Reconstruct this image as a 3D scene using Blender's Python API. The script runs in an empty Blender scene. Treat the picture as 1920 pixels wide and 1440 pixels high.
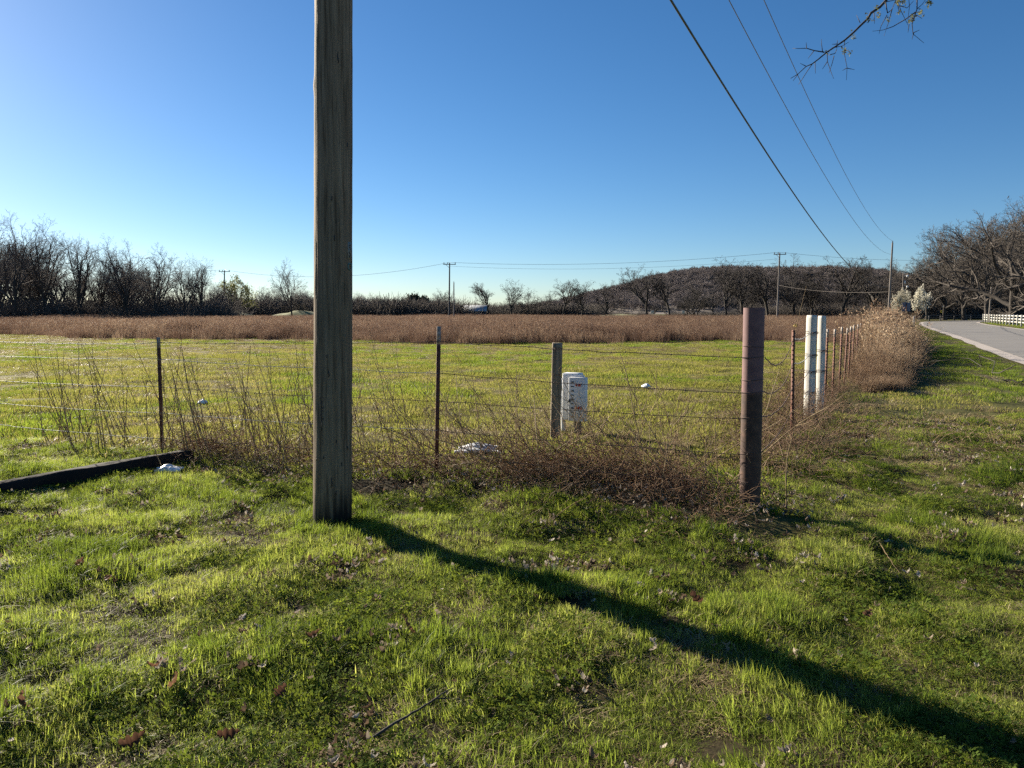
import bpy, math, random
import numpy as np
from mathutils import Vector, Matrix

# ------------------------------------------------------------------ camera, sky, sun, exposure
scn = bpy.context.scene
col = scn.collection
F_PX, HZ, CAM_H = 1400.0, 585.0, 1.6
PITCH = math.atan((720 - HZ) / F_PX)
cam_d = bpy.data.cameras.new('camera'); cam = bpy.data.objects.new('camera', cam_d); col.objects.link(cam)
cam_d.sensor_width = 36; cam_d.lens = 36 * F_PX / 1920; cam_d.clip_end = 9000; cam_d.clip_start = 0.05
cam.location = (0, 0, CAM_H); cam.rotation_euler = (math.pi / 2 - PITCH, 0, 0)
scn.camera = cam
SUN_AZ = math.radians(-46.4)      # left of the view axis (+Y)
SUN_EL = math.radians(21)
world = bpy.data.worlds.new('World'); scn.world = world; world.use_nodes = True
wn = world.node_tree.nodes; wl = world.node_tree.links
sky = wn.new('ShaderNodeTexSky'); sky.sky_type = 'NISHITA'; sky.sun_disc = False
sky.sun_elevation = SUN_EL; sky.sun_rotation = SUN_AZ
sky.air_density = 0.85; sky.dust_density = 0.2; sky.ozone_density = 4.2; sky.altitude = 200
hs = wn.new('ShaderNodeHueSaturation'); hs.inputs['Saturation'].default_value = 1.17      # clear dry spring sky
wl.new(sky.outputs[0], hs.inputs['Color']); wl.new(hs.outputs[0], wn['Background'].inputs[0]); wn['Background'].inputs[1].default_value = 0.0435
sun_d = bpy.data.lights.new('sun', 'SUN'); sun = bpy.data.objects.new('sun', sun_d); col.objects.link(sun)
sun_d.energy = 5.0; sun_d.angle = math.radians(0.55); sun_d.color = (1.0, 0.90, 0.74)
S = Vector((math.sin(SUN_AZ) * math.cos(SUN_EL), math.cos(SUN_AZ) * math.cos(SUN_EL), math.sin(SUN_EL)))
sun.rotation_euler = S.to_track_quat('Z', 'Y').to_euler(); sun.location = S * 50 + Vector((0, 0, 20))
scn.view_settings.view_transform = 'Standard'; scn.view_settings.look = 'None'
scn.view_settings.exposure = 1.5; scn.view_settings.gamma = 1.0
scn.cycles.max_bounces = 4; scn.cycles.diffuse_bounces = 2; scn.cycles.glossy_bounces = 2; scn.cycles.transmission_bounces = 3; scn.cycles.transparent_max_bounces = 4
scn.cycles.use_adaptive_sampling = True; scn.cycles.adaptive_threshold = 0.02; scn.cycles.use_denoising = False

rng = np.random.default_rng(7)
random.seed(7)

# ------------------------------------------------------------------ helpers
def ray(px, py):
    u, v = (px - 960) / F_PX, (720 - py) / F_PX
    return np.array([u, math.cos(PITCH) + v * math.sin(PITCH), -math.sin(PITCH) + v * math.cos(PITCH)])
def at(px, py, Y):                       # point seen at a pixel, at distance Y along the view
    d = ray(px, py); t = Y / d[1]
    return np.array([d[0] * t, Y, CAM_H + d[2] * t])
def gnd(px, py):
    d = ray(px, py); t = CAM_H / -d[2]
    return np.array([d[0] * t, d[1] * t, 0.0])

def vn(x, y, s=0.0):                     # value noise 0..1
    x = np.asarray(x, float); y = np.asarray(y, float)
    ix, iy = np.floor(x), np.floor(y); fx, fy = x - ix, y - iy
    fx = fx * fx * (3 - 2 * fx); fy = fy * fy * (3 - 2 * fy)
    def h(a, b):
        q = np.sin(a * 127.1 + b * 311.7 + s * 74.7) * 43758.5453
        return q - np.floor(q)
    return (h(ix, iy) * (1 - fx) + h(ix + 1, iy) * fx) * (1 - fy) + (h(ix, iy + 1) * (1 - fx) + h(ix + 1, iy + 1) * fx) * fy
def sstep(a, b, x):
    t = np.clip((np.asarray(x, float) - a) / (b - a), 0, 1); return t * t * (3 - 2 * t)

def np_mesh(name, V, Q=None, T=None, mats=(), smooth=False, mi=None):
    me = bpy.data.meshes.new(name)
    V = np.asarray(V, np.float32).reshape(-1, 3)
    me.vertices.add(len(V)); me.vertices.foreach_set('co', V.ravel())
    idx, starts = [], []; n = 0
    if Q is not None and len(Q):
        Q = np.asarray(Q, np.int32).reshape(-1, 4); idx.append(Q.ravel()); starts.append(np.arange(len(Q)) * 4); n = Q.size
    if T is not None and len(T):
        T = np.asarray(T, np.int32).reshape(-1, 3); idx.append(T.ravel()); starts.append(n + np.arange(len(T)) * 3)
    if idx:
        idx = np.concatenate(idx); starts = np.concatenate(starts).astype(np.int32)
        me.loops.add(len(idx)); me.loops.foreach_set('vertex_index', idx.astype(np.int32))
        me.polygons.add(len(starts)); me.polygons.foreach_set('loop_start', starts)
        if mi is not None: me.polygons.foreach_set('material_index', np.asarray(mi, np.int32))
        if smooth: me.polygons.foreach_set('use_smooth', np.ones(len(starts), bool))
    me.update(calc_edges=True)
    for m in mats: me.materials.append(m)
    return me

class MB:
    def __init__(s): s.V = []; s.Q = []; s.T = []; s.n = 0
    def add(s, V, Q=None, T=None):
        V = np.asarray(V, float).reshape(-1, 3)
        if Q is not None and len(Q): s.Q.append(np.asarray(Q).reshape(-1, 4) + s.n)
        if T is not None and len(T): s.T.append(np.asarray(T).reshape(-1, 3) + s.n)
        s.V.append(V); s.n += len(V); return s
    def box(s, c, size, R=None, bev=0.0):
        hx, hy, hz = np.array(size) / 2
        if bev <= 0:
            v = np.array([[x, y, z] for z in (-hz, hz) for y in (-hy, hy) for x in (-hx, hx)])
            q = [[0, 2, 3, 1], [4, 5, 7, 6], [0, 1, 5, 4], [2, 6, 7, 3], [0, 4, 6, 2], [1, 3, 7, 5]]
            t = None
        else:
            b = min(bev, hx * .9, hy * .9, hz * .9)
            v, q, t = [], [], []
            # rounded profile in xy, inset at top and bottom
            pr = []
            for (sx, sy, a0) in ((1, 1, 0), (-1, 1, 90), (-1, -1, 180), (1, -1, 270)):
                for k in range(4):
                    a = math.radians(a0 + 30 * k); pr.append((sx * (hx - b) + b * math.cos(a), sy * (hy - b) + b * math.sin(a)))
            pr = np.array(pr); n = len(pr)
            for z, k in ((-hz, 1 - b / max(hx, hy)), (-hz + b, 1), (hz - b, 1), (hz, 1 - b / max(hx, hy))):
                v += [[p[0] * k, p[1] * k, z] for p in pr]
            for r in range(3):
                for k in range(n): q.append([r * n + k, r * n + (k + 1) % n, (r + 1) * n + (k + 1) % n, (r + 1) * n + k])
            v += [[0, 0, -hz], [0, 0, hz]]
            for k in range(n): t += [[4 * n, (k + 1) % n, k], [4 * n + 1, 3 * n + k, 3 * n + (k + 1) % n]]
            v = np.array(v)
        if R is not None: v = v @ np.array(R.to_3x3() if hasattr(R, 'to_3x3') else R).T
        return s.add(v + np.array(c), q, t)
    def tube(s, pts, rad, ns=8, cap=True, jit=None):
        P = np.asarray(pts, float); n = len(P)
        rad = np.broadcast_to(np.asarray(rad, float), (n,))
        D = np.gradient(P, axis=0) if n > 2 else np.repeat([P[1] - P[0]], 2, 0)
        D /= np.linalg.norm(D, axis=1)[:, None] + 1e-12
        a = np.array([0, 0, 1.0]) if abs(D[0][2]) < .9 else np.array([1.0, 0, 0])
        X = np.cross(D, a); bad = np.linalg.norm(X, axis=1) < 1e-3
        X[bad] = np.cross(D[bad], [0, 1, .3]) if bad.any() else X[bad]
        X /= np.linalg.norm(X, axis=1)[:, None]; Yv = np.cross(D, X)
        A = np.arange(ns) / ns * 2 * math.pi
        r = rad[:, None] * (np.ones((n, ns)) if jit is None else jit)
        V = P[:, None] + r[..., None] * (np.cos(A)[None, :, None] * X[:, None] + np.sin(A)[None, :, None] * Yv[:, None])
        k = np.arange(ns); i = np.arange(n - 1)[:, None] * ns
        Q = np.stack([i + k, i + (k + 1) % ns, i + ns + (k + 1) % ns, i + ns + k], -1).reshape(-1, 4)
        V = V.reshape(-1, 3); T = []
        if cap:
            V = np.vstack([V, P[:1], P[-1:]]); c = n * ns
            for j in range(ns): T += [[c, (j + 1) % ns, j], [c + 1, (n - 1) * ns + j, (n - 1) * ns + (j + 1) % ns]]
        return s.add(V, Q, T)
    def mesh(s, name, mats=(), smooth=False):
        return np_mesh(name, np.vstack(s.V), np.vstack(s.Q) if s.Q else None, np.vstack(s.T) if s.T else None, mats, smooth)
    def build(s, name, mat, parent=None, smooth=False):
        o = bpy.data.objects.new(name, s.mesh(name, [mat], smooth)); col.objects.link(o)
        if parent is not None: o.parent = parent
        return o

def segs_mesh(name, seg, ns, mat):       # seg: N x 8 (p0, p1, r0, r1)
    seg = np.asarray(seg, float); p0, p1, r0, r1 = seg[:, :3], seg[:, 3:6], seg[:, 6], seg[:, 7]
    D = p1 - p0; D /= np.linalg.norm(D, axis=1)[:, None] + 1e-9
    a = np.where(np.abs(D[:, 2:3]) < .9, np.array([[0, 0, 1.0]]), np.array([[1.0, 0, 0]]))
    X = np.cross(D, a); X /= np.linalg.norm(X, axis=1)[:, None] + 1e-9; Y = np.cross(D, X)
    A = np.arange(ns) / ns * 2 * math.pi; c, sn = np.cos(A)[None, :, None], np.sin(A)[None, :, None]
    ring = c * X[:, None] + sn * Y[:, None]
    V = np.concatenate([p0[:, None] + ring * r0[:, None, None], p1[:, None] + ring * r1[:, None, None]], 1)
    k = np.arange(ns); b = (np.arange(len(seg)) * 2 * ns)[:, None]
    Q = np.stack([b + k, b + (k + 1) % ns, b + ns + (k + 1) % ns, b + ns + k], -1).reshape(-1, 4)
    return np_mesh(name, V.reshape(-1, 3), Q, None, [mat], smooth=True)

def tag(o, label=None, cat=None, group=None, kind=None):
    if label: o['label'] = label
    if cat: o['category'] = cat
    if group: o['group'] = group
    if kind: o['kind'] = kind
    return o
def empty(name, loc=(0, 0, 0), rz=0.0):
    o = bpy.data.objects.new(name, None); col.objects.link(o); o.location = loc; o.rotation_euler[2] = rz
    o.empty_display_size = 0.2; return o
def link(name, me, parent=None, loc=None):
    o = bpy.data.objects.new(name, me); col.objects.link(o)
    if parent is not None: o.parent = parent
    if loc is not None: o.location = loc
    return o

# ------------------------------------------------------------------ materials
def new_mat(name):
    m = bpy.data.materials.new(name); m.use_nodes = True; nt = m.node_tree
    return m, nt, nt.nodes['Principled BSDF']
def ramp(nt, fac, stops):
    r = nt.nodes.new('ShaderNodeValToRGB'); cr = r.color_ramp
    while len(cr.elements) < len(stops): cr.elements.new(0.5)
    for e, (p, c) in zip(cr.elements, stops): e.position = p; e.color = (*c, 1)
    if fac is not None: nt.links.new(fac, r.inputs[0])
    return r
def noise(nt, scale, detail=4, stretch=None, coord='Object', rough=0.6):
    tc = nt.nodes.new('ShaderNodeTexCoord'); n = nt.nodes.new('ShaderNodeTexNoise')
    n.inputs['Scale'].default_value = scale; n.inputs['Detail'].default_value = detail; n.inputs['Roughness'].default_value = rough
    src = tc.outputs[coord]
    if stretch:
        mp = nt.nodes.new('ShaderNodeMapping'); mp.inputs['Scale'].default_value = stretch
        nt.links.new(src, mp.inputs[0]); src = mp.outputs[0]
    nt.links.new(src, n.inputs[0]); return n
def bump(nt, bsdf, h, strength=.4, dist=.01):
    b = nt.nodes.new('ShaderNodeBump'); b.inputs['Strength'].default_value = strength; b.inputs['Distance'].default_value = dist
    nt.links.new(h, b.inputs['Height']); nt.links.new(b.outputs[0], bsdf.inputs['Normal'])
def mat_noise(name, stops, scale=8, rough=.8, stretch=None, bmp=.3, dist=.01, metal=0, detail=5, coord='Object'):
    m, nt, b = new_mat(name); n = noise(nt, scale, detail, stretch, coord)
    r = ramp(nt, n.outputs[0], stops); nt.links.new(r.outputs[0], b.inputs['Base Color'])
    b.inputs['Roughness'].default_value = rough; b.inputs['Metallic'].default_value = metal
    if bmp: bump(nt, b, n.outputs[0], bmp, dist)
    return m
def mat_leafy(name, stops, trans=.5, pos_scale=.6, pos_amt=.5, rough=.5, spec=.12, tint=(1.0, 1.0, 1.0)):
    """thin plant matter: diffuse plus translucent; colour by instance and by place"""
    m, nt, b = new_mat(name); N, L = nt.nodes, nt.links
    oi = N.new('ShaderNodeObjectInfo'); g = N.new('ShaderNodeNewGeometry')
    nz = N.new('ShaderNodeTexNoise'); nz.inputs['Scale'].default_value = pos_scale; nz.inputs['Detail'].default_value = 4
    L.new(g.outputs['Position'], nz.inputs[0])
    mx = N.new('ShaderNodeMix'); mx.inputs[0].default_value = pos_amt
    L.new(oi.outputs['Random'], mx.inputs[2]); L.new(nz.outputs[0], mx.inputs[3])
    # per-blade variation
    ri = N.new('ShaderNodeMath'); ri.operation = 'MULTIPLY_ADD'; ri.inputs[1].default_value = .36; ri.inputs[2].default_value = -.18
    L.new(g.outputs['Random Per Island'], ri.inputs[0])
    ad = N.new('ShaderNodeMath'); ad.operation = 'ADD'; L.new(mx.outputs[0], ad.inputs[0]); L.new(ri.outputs[0], ad.inputs[1])
    r = ramp(nt, ad.outputs[0], stops)
    L.new(r.outputs[0], b.inputs['Base Color']); b.inputs['Roughness'].default_value = rough
    b.inputs['Specular IOR Level'].default_value = spec
    tr = N.new('ShaderNodeBsdfTranslucent'); tm = N.new('ShaderNodeMix'); tm.data_type = 'RGBA'; tm.blend_type = 'MULTIPLY'; tm.inputs[0].default_value = 1; tm.inputs[7].default_value = (*tint, 1)
    L.new(r.outputs[0], tm.inputs[6]); L.new(tm.outputs[2], tr.inputs[0])
    ms = N.new('ShaderNodeMixShader'); ms.inputs[0].default_value = trans
    L.new(b.outputs[0], ms.inputs[1]); L.new(tr.outputs[0], ms.inputs[2]); L.new(ms.outputs[0], N['Material Output'].inputs[0])
    return m

M = {}
M['grass'] = mat_leafy('lawn grass', [(0.15, (.10, .135, .022)), (.42, (.18, .225, .046)), (.62, (.25, .285, .068)), (.9, (.36, .36, .125))], .62, .8, .55, tint=(1.36, 1.38, .95))
M['grass_deep'] = mat_leafy('deep green grass', [(0.2, (.07, .11, .020)), (.6, (.125, .185, .03)), (.9, (.20, .25, .045))], .6, 1.2, .5, tint=(1.55, 1.4, .95))
M['clover'] = mat_leafy('clover leaf', [(0.2, (.06, .10, .02)), (.7, (.13, .18, .035))], .5, 2, .4, .8, .02, tint=(1.5, 1.3, .8))
M['pasture'] = mat_leafy('pasture grass', [(0.25, (.13, .145, .035)), (.45, (.21, .23, .05)), (.6, (.27, .27, .075)), (.8, (.33, .28, .13))], .55, .22, .7, .7, .03, tint=(1.2, 1.15, .95))
M['thatch'] = mat_leafy('dead thatch', [(0.2, (.16, .11, .06)), (.5, (.33, .25, .14)), (.9, (.5, .41, .26))], .35, 1.5, .4)
M['tall'] = mat_leafy('tall dry bluestem', [(0.15, (.085, .050, .036)), (.45, (.16, .10, .070)), (.65, (.245, .16, .108)), (.95, (.48, .36, .24))], .4, .05, .5, .7)
M['stalk'] = mat_leafy('dry weed stalk', [(0.2, (.18, .125, .068)), (.5, (.38, .285, .165)), (.9, (.62, .50, .31))], .2, 2, .4, .7)
M['brush'] = mat_leafy('dead brush stem', [(0.2, (.17, .098, .06)), (.5, (.36, .24, .148)), (.9, (.62, .48, .33))], .33, 2, .4, .7)
M['roadbrush'] = mat_leafy('roadside bramble', [(0.2, (.16, .095, .06)), (.5, (.33, .225, .145)), (.9, (.56, .43, .28))], .25, .5, .4, .7)
M['leaf'] = mat_leafy('dead oak leaf', [(0.15, (.085, .055, .036)), (.4, (.19, .13, .082)), (.65, (.30, .235, .165)), (.92, (.50, .44, .36))], .25, 3, .15, .6)
M['oakred'] = mat_leafy('russet oak leaf', [(0.2, (.085, .042, .026)), (.8, (.20, .105, .06))], .35, 6, .5, .6)
M['bark'] = mat_noise('bark', [(.3, (.026, .021, .017)), (.6, (.058, .048, .039)), (.8, (.10, .085, .07))], 1.5, .95, (4, 4, .8), .5, .05)
M['twig'] = mat_noise('twig bark', [(.3, (.070, .058, .048)), (.7, (.135, .113, .094))], .35, .95, None, 0)
M['twig_backlit'] = mat_noise('silhouette-dark twig bark', [(.3, (.026, .021, .018)), (.7, (.055, .045, .038))], .35, .95, None, 0)  # colour darkened so these trees read as backlit silhouettes before the hill
M['twig_left'] = mat_noise('grey twig bark', [(.3, (.095, .080, .068)), (.7, (.18, .152, .13))], .35, .95, None, 0)
M['hilltwig_hazed'] = mat_noise('haze-paled hill twigs', [(.3, (.14, .118, .112)), (.7, (.215, .18, .172))], .02, .95, None, 0)  # paler than the near twigs: distance haze is put into the colour
M['bud'] = mat_leafy('budding leaf', [(0.2, (.13, .14, .05)), (.8, (.22, .21, .09))], .5, .5, .4)
M['blossom'] = mat_leafy('white blossom', [(0.2, (.46, .43, .34)), (.8, (.70, .67, .56))], .4, 1, .4)
M['cedar'] = mat_leafy('dark cedar leaf', [(0.2, (.02, .028, .018)), (.8, (.05, .06, .035))], .2, .5, .4)
M['concrete'] = mat_noise('pale shoulder', [(.3, (.30, .26, .23)), (.7, (.42, .37, .33))], 3, .95, None, .4, .01)
M['litter'] = mat_noise('white plastic litter', [(.3, (.62, .62, .60)), (.7, (.82, .82, .80))], 12, .5, None, .5, .01)
M['white_paint'] = mat_noise('white rail paint', [(.3, (.46, .44, .39)), (.7, (.58, .56, .50))], 2, .7, None, 0)
M['wire'] = mat_noise('galvanised wire', [(.3, (.30, .29, .27)), (.7, (.50, .49, .46))], 9, .58, None, 0, metal=.3)
M['rustwire'] = mat_noise('rusty wire', [(.3, (.07, .045, .035)), (.7, (.15, .10, .075))], 30, .7, None, 0, metal=.3)
M['cable'] = mat_noise('dark cable', [(.3, (.045, .06, .05)), (.7, (.075, .09, .075))], 2, .6, None, 0)
M['line'] = mat_noise('grey line wire', [(.3, (.13, .14, .15)), (.7, (.18, .19, .20))], 2, .5, None, 0)
M['tie'] = mat_noise('creosoted timber', [(.3, (.006, .005, .0045)), (.6, (.013, .010, .008)), (.85, (.034, .026, .019))], 6, 1.0, (1, 1, 1), .8, .03)
M['farwood'] = mat_noise('far pole wood', [(.3, (.13, .11, .095)), (.7, (.21, .185, .16))], 3, .9, (3, 3, .3), 0)
M['darkwood'] = mat_noise('dark pole wood', [(.3, (.045, .045, .045)), (.7, (.075, .072, .07))], 3, .9, (3, 3, .3), 0)
M['roof'] = mat_noise('grey metal roof', [(.3, (.24, .25, .27)), (.7, (.34, .36, .38))], .6, .55, None, 0)
M['shedwall'] = mat_noise('dark shed boards', [(.3, (.05, .048, .05)), (.7, (.085, .08, .08))], .8, .9, (1, 1, .1), 0)
M['black'] = mat_noise('black paint', [(.3, (.012, .012, .013)), (.7, (.022, .022, .022))], 9, .6, None, 0)
M['signback'] = mat_noise('grey sign back', [(.3, (.10, .115, .15)), (.7, (.14, .155, .19))], 4, .6, None, 0)
M['yellow'] = mat_noise('yellow plastic', [(.3, (.62, .45, .04)), (.7, (.75, .56, .07))], 9, .6, None, 0)
M['red'] = mat_noise('red print', [(.3, (.50, .05, .02)), (.7, (.62, .08, .035))], 60, .6, None, 0)
M['lampwhite'] = mat_noise('white lamp housing', [(.3, (.7, .7, .68)), (.7, (.82, .82, .8))], 9, .4, None, 0)
M['darkgap'] = mat_noise('grey louvre', [(.3, (.05, .055, .06)), (.7, (.10, .105, .11))], 30, .8, None, 0)
M['teal'] = mat_noise('teal tag', [(.3, (.05, .14, .13)), (.7, (.08, .19, .18))], 40, .7, None, 0)
M['alutag'] = mat_noise('dull metal tag', [(.3, (.20, .19, .16)), (.7, (.30, .28, .23))], 60, .6, None, 0)
M['bird'] = mat_noise('dark feathers', [(.3, (.02, .02, .022)), (.7, (.04, .04, .042))], 30, .7, None, 0)

def mk_asphalt():
    m, nt, b = new_mat('old asphalt'); a = noise(nt, 60, 3); c = noise(nt, .35, 5, (1, 1, 1))
    r1 = ramp(nt, a.outputs[0], [(.35, (.15, .141, .13)), (.65, (.21, .198, .183))])
    r2 = ramp(nt, c.outputs[0], [(.3, (.82, .82, .84)), (.7, (1.1, 1.08, 1.05))])
    mx = nt.nodes.new('ShaderNodeMix'); mx.data_type = 'RGBA'; mx.blend_type = 'MULTIPLY'; mx.inputs[0].default_value = 1
    nt.links.new(r1.outputs[0], mx.inputs[6]); nt.links.new(r2.outputs[0], mx.inputs[7]); nt.links.new(mx.outputs[2], b.inputs['Base Color'])
    b.inputs['Roughness'].default_value = .9; bump(nt, b, a.outputs[0], .3, .004); return m
M['asphalt'] = mk_asphalt()

def mk_ground():
    m, nt, b = new_mat('earth and turf'); N, L = nt.nodes, nt.links
    at_ = N.new('ShaderNodeAttribute'); at_.attribute_name = 'gcol'
    n1 = noise(nt, 1.3, 6); n2 = noise(nt, 14, 5); n3 = noise(nt, .12, 4)
    r1 = ramp(nt, n1.outputs[0], [(.3, (.62, .62, .6)), (.7, (1.35, 1.3, 1.25))])
    r2 = ramp(nt, n2.outputs[0], [(.3, (.7, .7, .7)), (.7, (1.25, 1.2, 1.15))])
    r3 = ramp(nt, n3.outputs[0], [(.35, (.85, .9, .85)), (.65, (1.15, 1.06, 1.05))])
    cur = at_.outputs[0]
    for r in (r1, r2, r3):
        mx = N.new('ShaderNodeMix'); mx.data_type = 'RGBA'; mx.blend_type = 'MULTIPLY'; mx.inputs[0].default_value = 1
        L.new(cur, mx.inputs[6]); L.new(r.outputs[0], mx.inputs[7]); cur = mx.outputs[2]
    L.new(cur, b.inputs['Base Color']); b.inputs['Roughness'].default_value = 1; b.inputs['Specular IOR Level'].default_value = .1
    bump(nt, b, n2.outputs[0], .6, .03); return m
M['ground'] = mk_ground()

def mk_polewood():
    m, nt, b = new_mat('weathered pole wood'); N, L = nt.nodes, nt.links
    g1 = noise(nt, 1, 8, (26, 26, .9), rough=.7); g2 = noise(nt, 1, 4, (70, 70, 2.2)); g3 = noise(nt, 1.3, 3, (1, 1, .7))
    r1 = ramp(nt, g1.outputs[0], [(.27, (.03, .021, .013)), (.38, (.16, .118, .076)), (.60, (.265, .20, .132)), (.8, (.38, .305, .208))])
    r2 = ramp(nt, g2.outputs[0], [(.36, (.50, .48, .45)), (.5, (1, 1, 1))])
    r3 = ramp(nt, g3.outputs[0], [(.3, (.75, .74, .72)), (.7, (1.18, 1.15, 1.1))])
    cur = r1.outputs[0]
    for r in (r2, r3):
        mx = N.new('ShaderNodeMix'); mx.data_type = 'RGBA'; mx.blend_type = 'MULTIPLY'; mx.inputs[0].default_value = 1
        L.new(cur, mx.inputs[6]); L.new(r.outputs[0], mx.inputs[7]); cur = mx.outputs[2]
    # damp dark foot of the pole, ragged streaks
    tc = N.new('ShaderNodeTexCoord'); sp = N.new('ShaderNodeSeparateXYZ'); L.new(tc.outputs['Object'], sp.inputs[0])
    n4 = noise(nt, 1, 3, (22, 22, 1.5)); ma = N.new('ShaderNodeMath'); ma.operation = 'MULTIPLY_ADD'; ma.inputs[1].default_value = -.55
    L.new(n4.outputs[0], ma.inputs[0]); L.new(sp.outputs['Z'], ma.inputs[2])
    mr = N.new('ShaderNodeMapRange'); mr.inputs[1].default_value = -.22; mr.inputs[2].default_value = -.02
    L.new(ma.outputs[0], mr.inputs[0])
    mx = N.new('ShaderNodeMix'); mx.data_type = 'RGBA'; mx.inputs[6].default_value = (.022, .016, .011, 1)
    L.new(mr.outputs[0], mx.inputs[0]); L.new(cur, mx.inputs[7]); L.new(mx.outputs[2], b.inputs['Base Color'])
    b.inputs['Roughness'].default_value = .85; b.inputs['Specular IOR Level'].default_value = .2
    bump(nt, b, g1.outputs[0], .7, .010); return m
M['polewood'] = mk_polewood()
M['postwood'] = mat_noise('weathered post wood', [(.3, (.09, .068, .045)), (.5, (.20, .157, .107)), (.75, (.33, .275, .195))], 1, .9, (40, 40, 2), .6, .01, detail=7)

def mk_pipe():
    m, nt, b = new_mat('rusted pipe'); N, L = nt.nodes, nt.links
    n1 = noise(nt, 18, 6); n2 = noise(nt, 2.2, 4, (1, 1, .5))
    rust = ramp(nt, n1.outputs[0], [(.3, (.034, .017, .011)), (.55, (.075, .037, .023)), (.8, (.16, .083, .05))])
    pnt = ramp(nt, n1.outputs[0], [(.3, (.12, .058, .058)), (.6, (.17, .085, .08)), (.85, (.22, .12, .10))])
    tc = N.new('ShaderNodeTexCoord'); sp = N.new('ShaderNodeSeparateXYZ'); L.new(tc.outputs['Object'], sp.inputs[0])
    ma = N.new('ShaderNodeMath'); ma.operation = 'MULTIPLY_ADD'; ma.inputs[1].default_value = .14
    L.new(n2.outputs[0], ma.inputs[0]); L.new(sp.outputs['Z'], ma.inputs[2])
    mr = N.new('ShaderNodeMapRange'); mr.inputs[1].default_value = 1.03; mr.inputs[2].default_value = 1.06; L.new(ma.outputs[0], mr.inputs[0])
    mx = N.new('ShaderNodeMix'); mx.data_type = 'RGBA'
    L.new(mr.outputs[0], mx.inputs[0]); L.new(rust.outputs[0], mx.inputs[6]); L.new(pnt.outputs[0], mx.inputs[7])
    L.new(mx.outputs[2], b.inputs['Base Color']); b.inputs['Roughness'].default_value = .75; bump(nt, b, n1.outputs[0], .35, .004); return m
M['pipe'] = mk_pipe()
M['tpost'] = mat_noise('rusted steel post', [(.3, (.06, .020, .012)), (.55, (.12, .042, .022)), (.8, (.19, .075, .038))], 22, .8, None, .3, .003)
M['tip'] = mat_noise('worn pale post tip', [(.3, (.16, .10, .075)), (.6, (.34, .30, .26)), (.8, (.5, .47, .42))], 30, .8, None, 0)
M['whitepost'] = mat_noise('chalky white post paint', [(.26, (.22, .19, .15)), (.42, (.50, .47, .41)), (.7, (.64, .61, .54))], 1, .8, (26, 26, 2.5), .4, .006, detail=7)
M['boxwhite'] = mat_noise('white plastic box', [(.3, (.56, .56, .55)), (.7, (.72, .72, .70))], 6, .55, None, .1, .004)

# ------------------------------------------------------------------ the lie of the land
T_A = gnd(305, 857); T_B = gnd(818, 905); C_P = gnd(1411, 972)          # steel posts and the corner pipe
def yline(x):                               # near fence line
    return np.interp(x, [-40, T_A[0], T_B[0], C_P[0], 1e3], [T_A[1] + .40 * (40 + T_A[0]), T_A[1], T_B[1], C_P[1], C_P[1]])
RDX, RDO = .4625, -.80                      # roadside fence: x = RDX*y + RDO
def xroad(y): return RDX * np.asarray(y, float) + RDO
def in_lawn(x, y): return (y < yline(x)) | (x > xroad(y))
ROAD_L = np.array([(2.7, -3), (15.6, 22.9), (28.5, 48.5), (41.4, 74.7), (56.5, 104), (71, 127), (91, 143), (120, 151), (165, 153), (260, 150)], float)
def crom(P, n=14):
    P = np.asarray(P, float); out = []
    E = np.vstack([2 * P[0] - P[1], P, 2 * P[-1] - P[-2]])
    for i in range(1, len(E) - 2):
        for t in np.linspace(0, 1, n, endpoint=False):
            a, b, c, d = E[i - 1], E[i], E[i + 1], E[i + 2]
            out.append(.5 * ((2 * b) + (c - a) * t + (2 * a - 5 * b + 4 * c - d) * t * t + (3 * b - a - 3 * c + d) * t ** 3))
    out.append(P[-1]); return np.array(out)
RL = crom(ROAD_L)
def road_edge_x(y): return np.interp(y, RL[:110, 1], RL[:110, 0])
def TALL_Y(x):                              # front edge of the tall dry grass
    px = np.array([-62, -40, -25, -12, -3, 8, 14, 17, 22]); py = np.array([60, 54, 47, 42, 37.5, 39, 42, 40, 44])
    return np.interp(x, px, py) + 4.5 * (vn(np.asarray(x) * .22, 3.3) - .5) + 2.4 * (vn(np.asarray(x) * .9, 7.3) - .5)
def H(x, y):
    x = np.asarray(x, float); y = np.asarray(y, float)
    near = 1 - .75 * sstep(12, 45, np.hypot(x, y))
    h = .07 * (vn(x * .55, y * .55, 1) - .5) + (.055 * (vn(x * 1.5, y * 1.5, 2) - .5)) + .06 * (vn(x * 2.9, y * 2.9, 3) - .5) + .014 * (vn(x * 7, y * 7, 4) - .5)
    h = h * near
    d = np.abs(y - yline(x)) * (x < C_P[0] + .5) + 9 * (x >= C_P[0] + .5)
    h = h + .07 * np.exp(-(d / .7) ** 2) * sstep(-2.2, -.3, x)
    rd = np.abs(x - road_edge_x(y))
    flat = sstep(0.0, 2.5, road_edge_x(y) - x)
    h = np.where(y < 140, h * flat, h * .2)
    return h

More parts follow.
